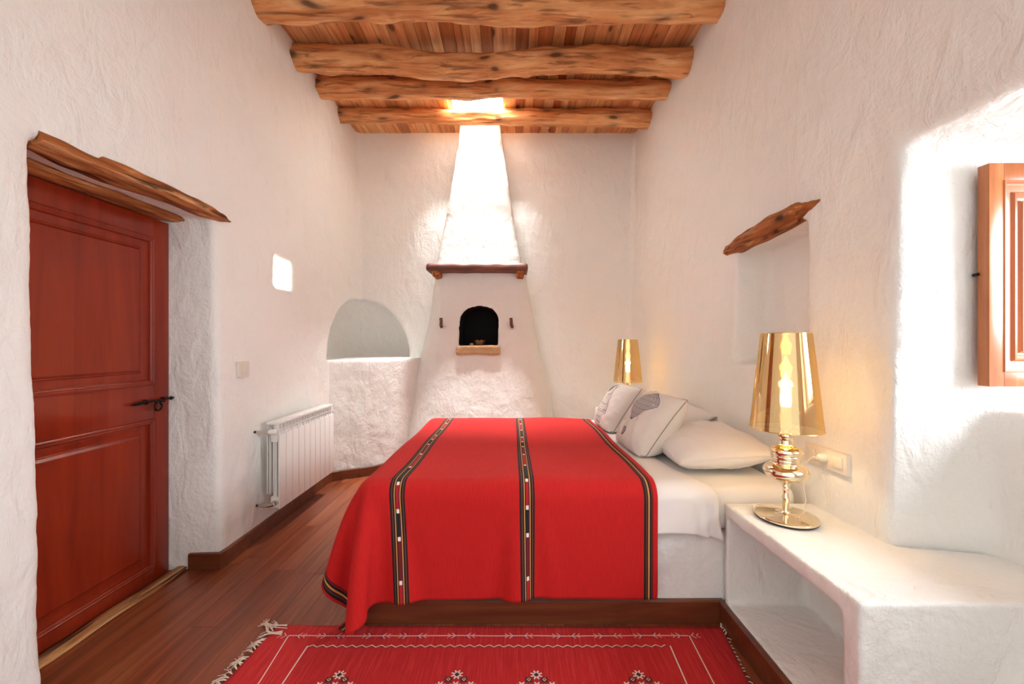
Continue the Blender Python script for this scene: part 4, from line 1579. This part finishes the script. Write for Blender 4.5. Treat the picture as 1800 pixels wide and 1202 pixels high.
# inner border
YI, XI0, XI1 = 1.705, -0.875, 0.677
zz = []
k = 0
xx = XI0
while xx < XI1:
    zz.append((xx, YI + (0.006 if k % 2 else -0.006)))
    xx += 0.021; k += 1
rline(zz, 0.0045, 1, step=1)
rline([(x, y - 0.005) for x, y in zz], 0.002, 3, step=1, lift=0.0009)
rline([(XI0, YI), (-0.874, 1.527), (-0.87, 0.85)], 0.0055, 1)
rline([(XI1, YI), (0.665, 1.527), (0.64, 0.85)], 0.0055, 1)


def star(x, y, r):
    for q in range(8):
        a = PI / 8 + 2 * PI * q / 8
        rline([(x + r * 0.35 * math.cos(a), y + r * 0.35 * math.sin(a)), (x + r * math.cos(a), y + r * 0.9 * math.sin(a))], 0.006, 1, step=1)
    for q in range(4):
        a, b_ = PI / 2 * q, PI / 2 * (q + 1)
        rline([(x + r * 0.55 * math.cos(a), y + r * 0.55 * math.sin(a)), (x + r * 0.55 * math.cos(b_), y + r * 0.55 * math.sin(b_))], 0.006, 1, step=1)
    rpoly([(x + r * 0.45 * math.cos(a), y + r * 0.45 * math.sin(a)) for a in (0, PI / 2, PI, 1.5 * PI)], 3)


def diamond(x, y, r):
    rpoly([(x + r * 1.15 * math.cos(a), y + r * 1.0 * math.sin(a)) for a in (0, PI / 2, PI, 1.5 * PI)], 3)
    rpoly([(x + r * 0.6 * math.cos(a), y + r * 0.6 * math.sin(a)) for a in (0, PI / 2, PI, 1.5 * PI)], 4, 0.0022)
    rpoly([(x + r * 0.25 * math.cos(a), y + r * 0.25 * math.sin(a)) for a in (0, PI / 2, PI, 1.5 * PI)], 3, 0.0028)
    for q in range(4):
        a = PI / 4 + PI / 2 * q
        rline([(x + r * 0.7 * math.cos(a), y + r * 0.7 * math.sin(a)), (x + r * 1.25 * math.cos(a), y + r * 1.25 * math.sin(a))], 0.004, 3, step=1)


for xm in (-0.675, -0.215, 0.095, 0.495):
    ym = 1.557
    star(xm, ym, 0.024)
    for s in (-1, 1):
        diamond(xm + s * 0.030, ym - 0.023, 0.015)
    for s in (-1, 0, 1):
        star(xm + s * 0.058, ym - 0.052, 0.022)
    for s in (-1, 1):
        diamond(xm + s * 0.030, ym - 0.080, 0.015)
    star(xm, ym - 0.105, 0.024)
obj('weave', bm, [M['rug'], M['thread_white'], M['thread_pink'], M['thread_dark'], M['thread_yellow']], rug, angle=40, normals=False)
# fringes
for side in (0, 1):
    rnd = random.Random(20 + side)
    bm = bmesh.new()
    n = 70 if side == 0 else 60
    for k in range(n):
        yn = 1.822 - 1.22 * k / n + rnd.uniform(-0.004, 0.004)
        p = rug_xy(-1.072 if side == 0 else 0.958, yn)
        sg = -1 if side == 0 else 1
        if side == 1 and k > 2:
            L = rnd.uniform(0.008, 0.016)
            tube(bm, [(p.x - 0.004, p.y, 0.006), (p.x + L * 0.6, p.y + rnd.uniform(-.004, .004), 0.006), (p.x + L, p.y + rnd.uniform(-.008, .004), 0.004)], 0.0016, 5)
            continue
        base = rnd.uniform(-0.01, 0.022) + 0.022 * math.sin(k * 1.05)
        for q in range(4 if side == 0 else 3):
            L = rnd.uniform(0.028, 0.055)
            a = base + rnd.uniform(-0.010, 0.010)
            m1 = (p.x + sg * L * 0.45, p.y + a * 0.7 + rnd.uniform(-.004, .004), 0.010 + rnd.uniform(0, .006))
            e1 = (p.x + sg * L, p.y + a * 1.6 + rnd.uniform(-.012, .012), 0.003)
            tube(bm, catmull([(p.x + sg * -0.004, p.y, 0.006), (p.x + sg * L * 0.2, p.y + a * 0.3, 0.010), m1, e1], 3), 0.0013, 5)
    if side == 0:      # loose tassel thrown back over the far corner
        for q in range(9):
            y_ = 1.80 + rnd.uniform(-0.03, 0.03)
            tube(bm, catmull([(-1.15 + rnd.uniform(-.02, .02), 1.86 + rnd.uniform(-.03, .02), 0.004), (-1.125, 1.83 + rnd.uniform(-.01, .01), 0.012), (-1.085, y_, 0.013), (-1.03 + rnd.uniform(-.01, .01), y_ + rnd.uniform(-.012, .012), 0.012)], 4), 0.0018, 5)
    else:
        tube(bm, catmull([(0.955, 1.818, 0.009), (0.965, 1.835, 0.014), (0.985 - 0.012, 1.815, 0.012), (0.972, 1.775, 0.006), (0.966, 1.745, 0.005)], 6), 0.0045, 6)
    tag(obj('fringe', bm, M['thread_white'], rug, angle=80), 'cream knotted wool fringe' if side == 0 else 'short pinkish worn fringe', kind='stuff')
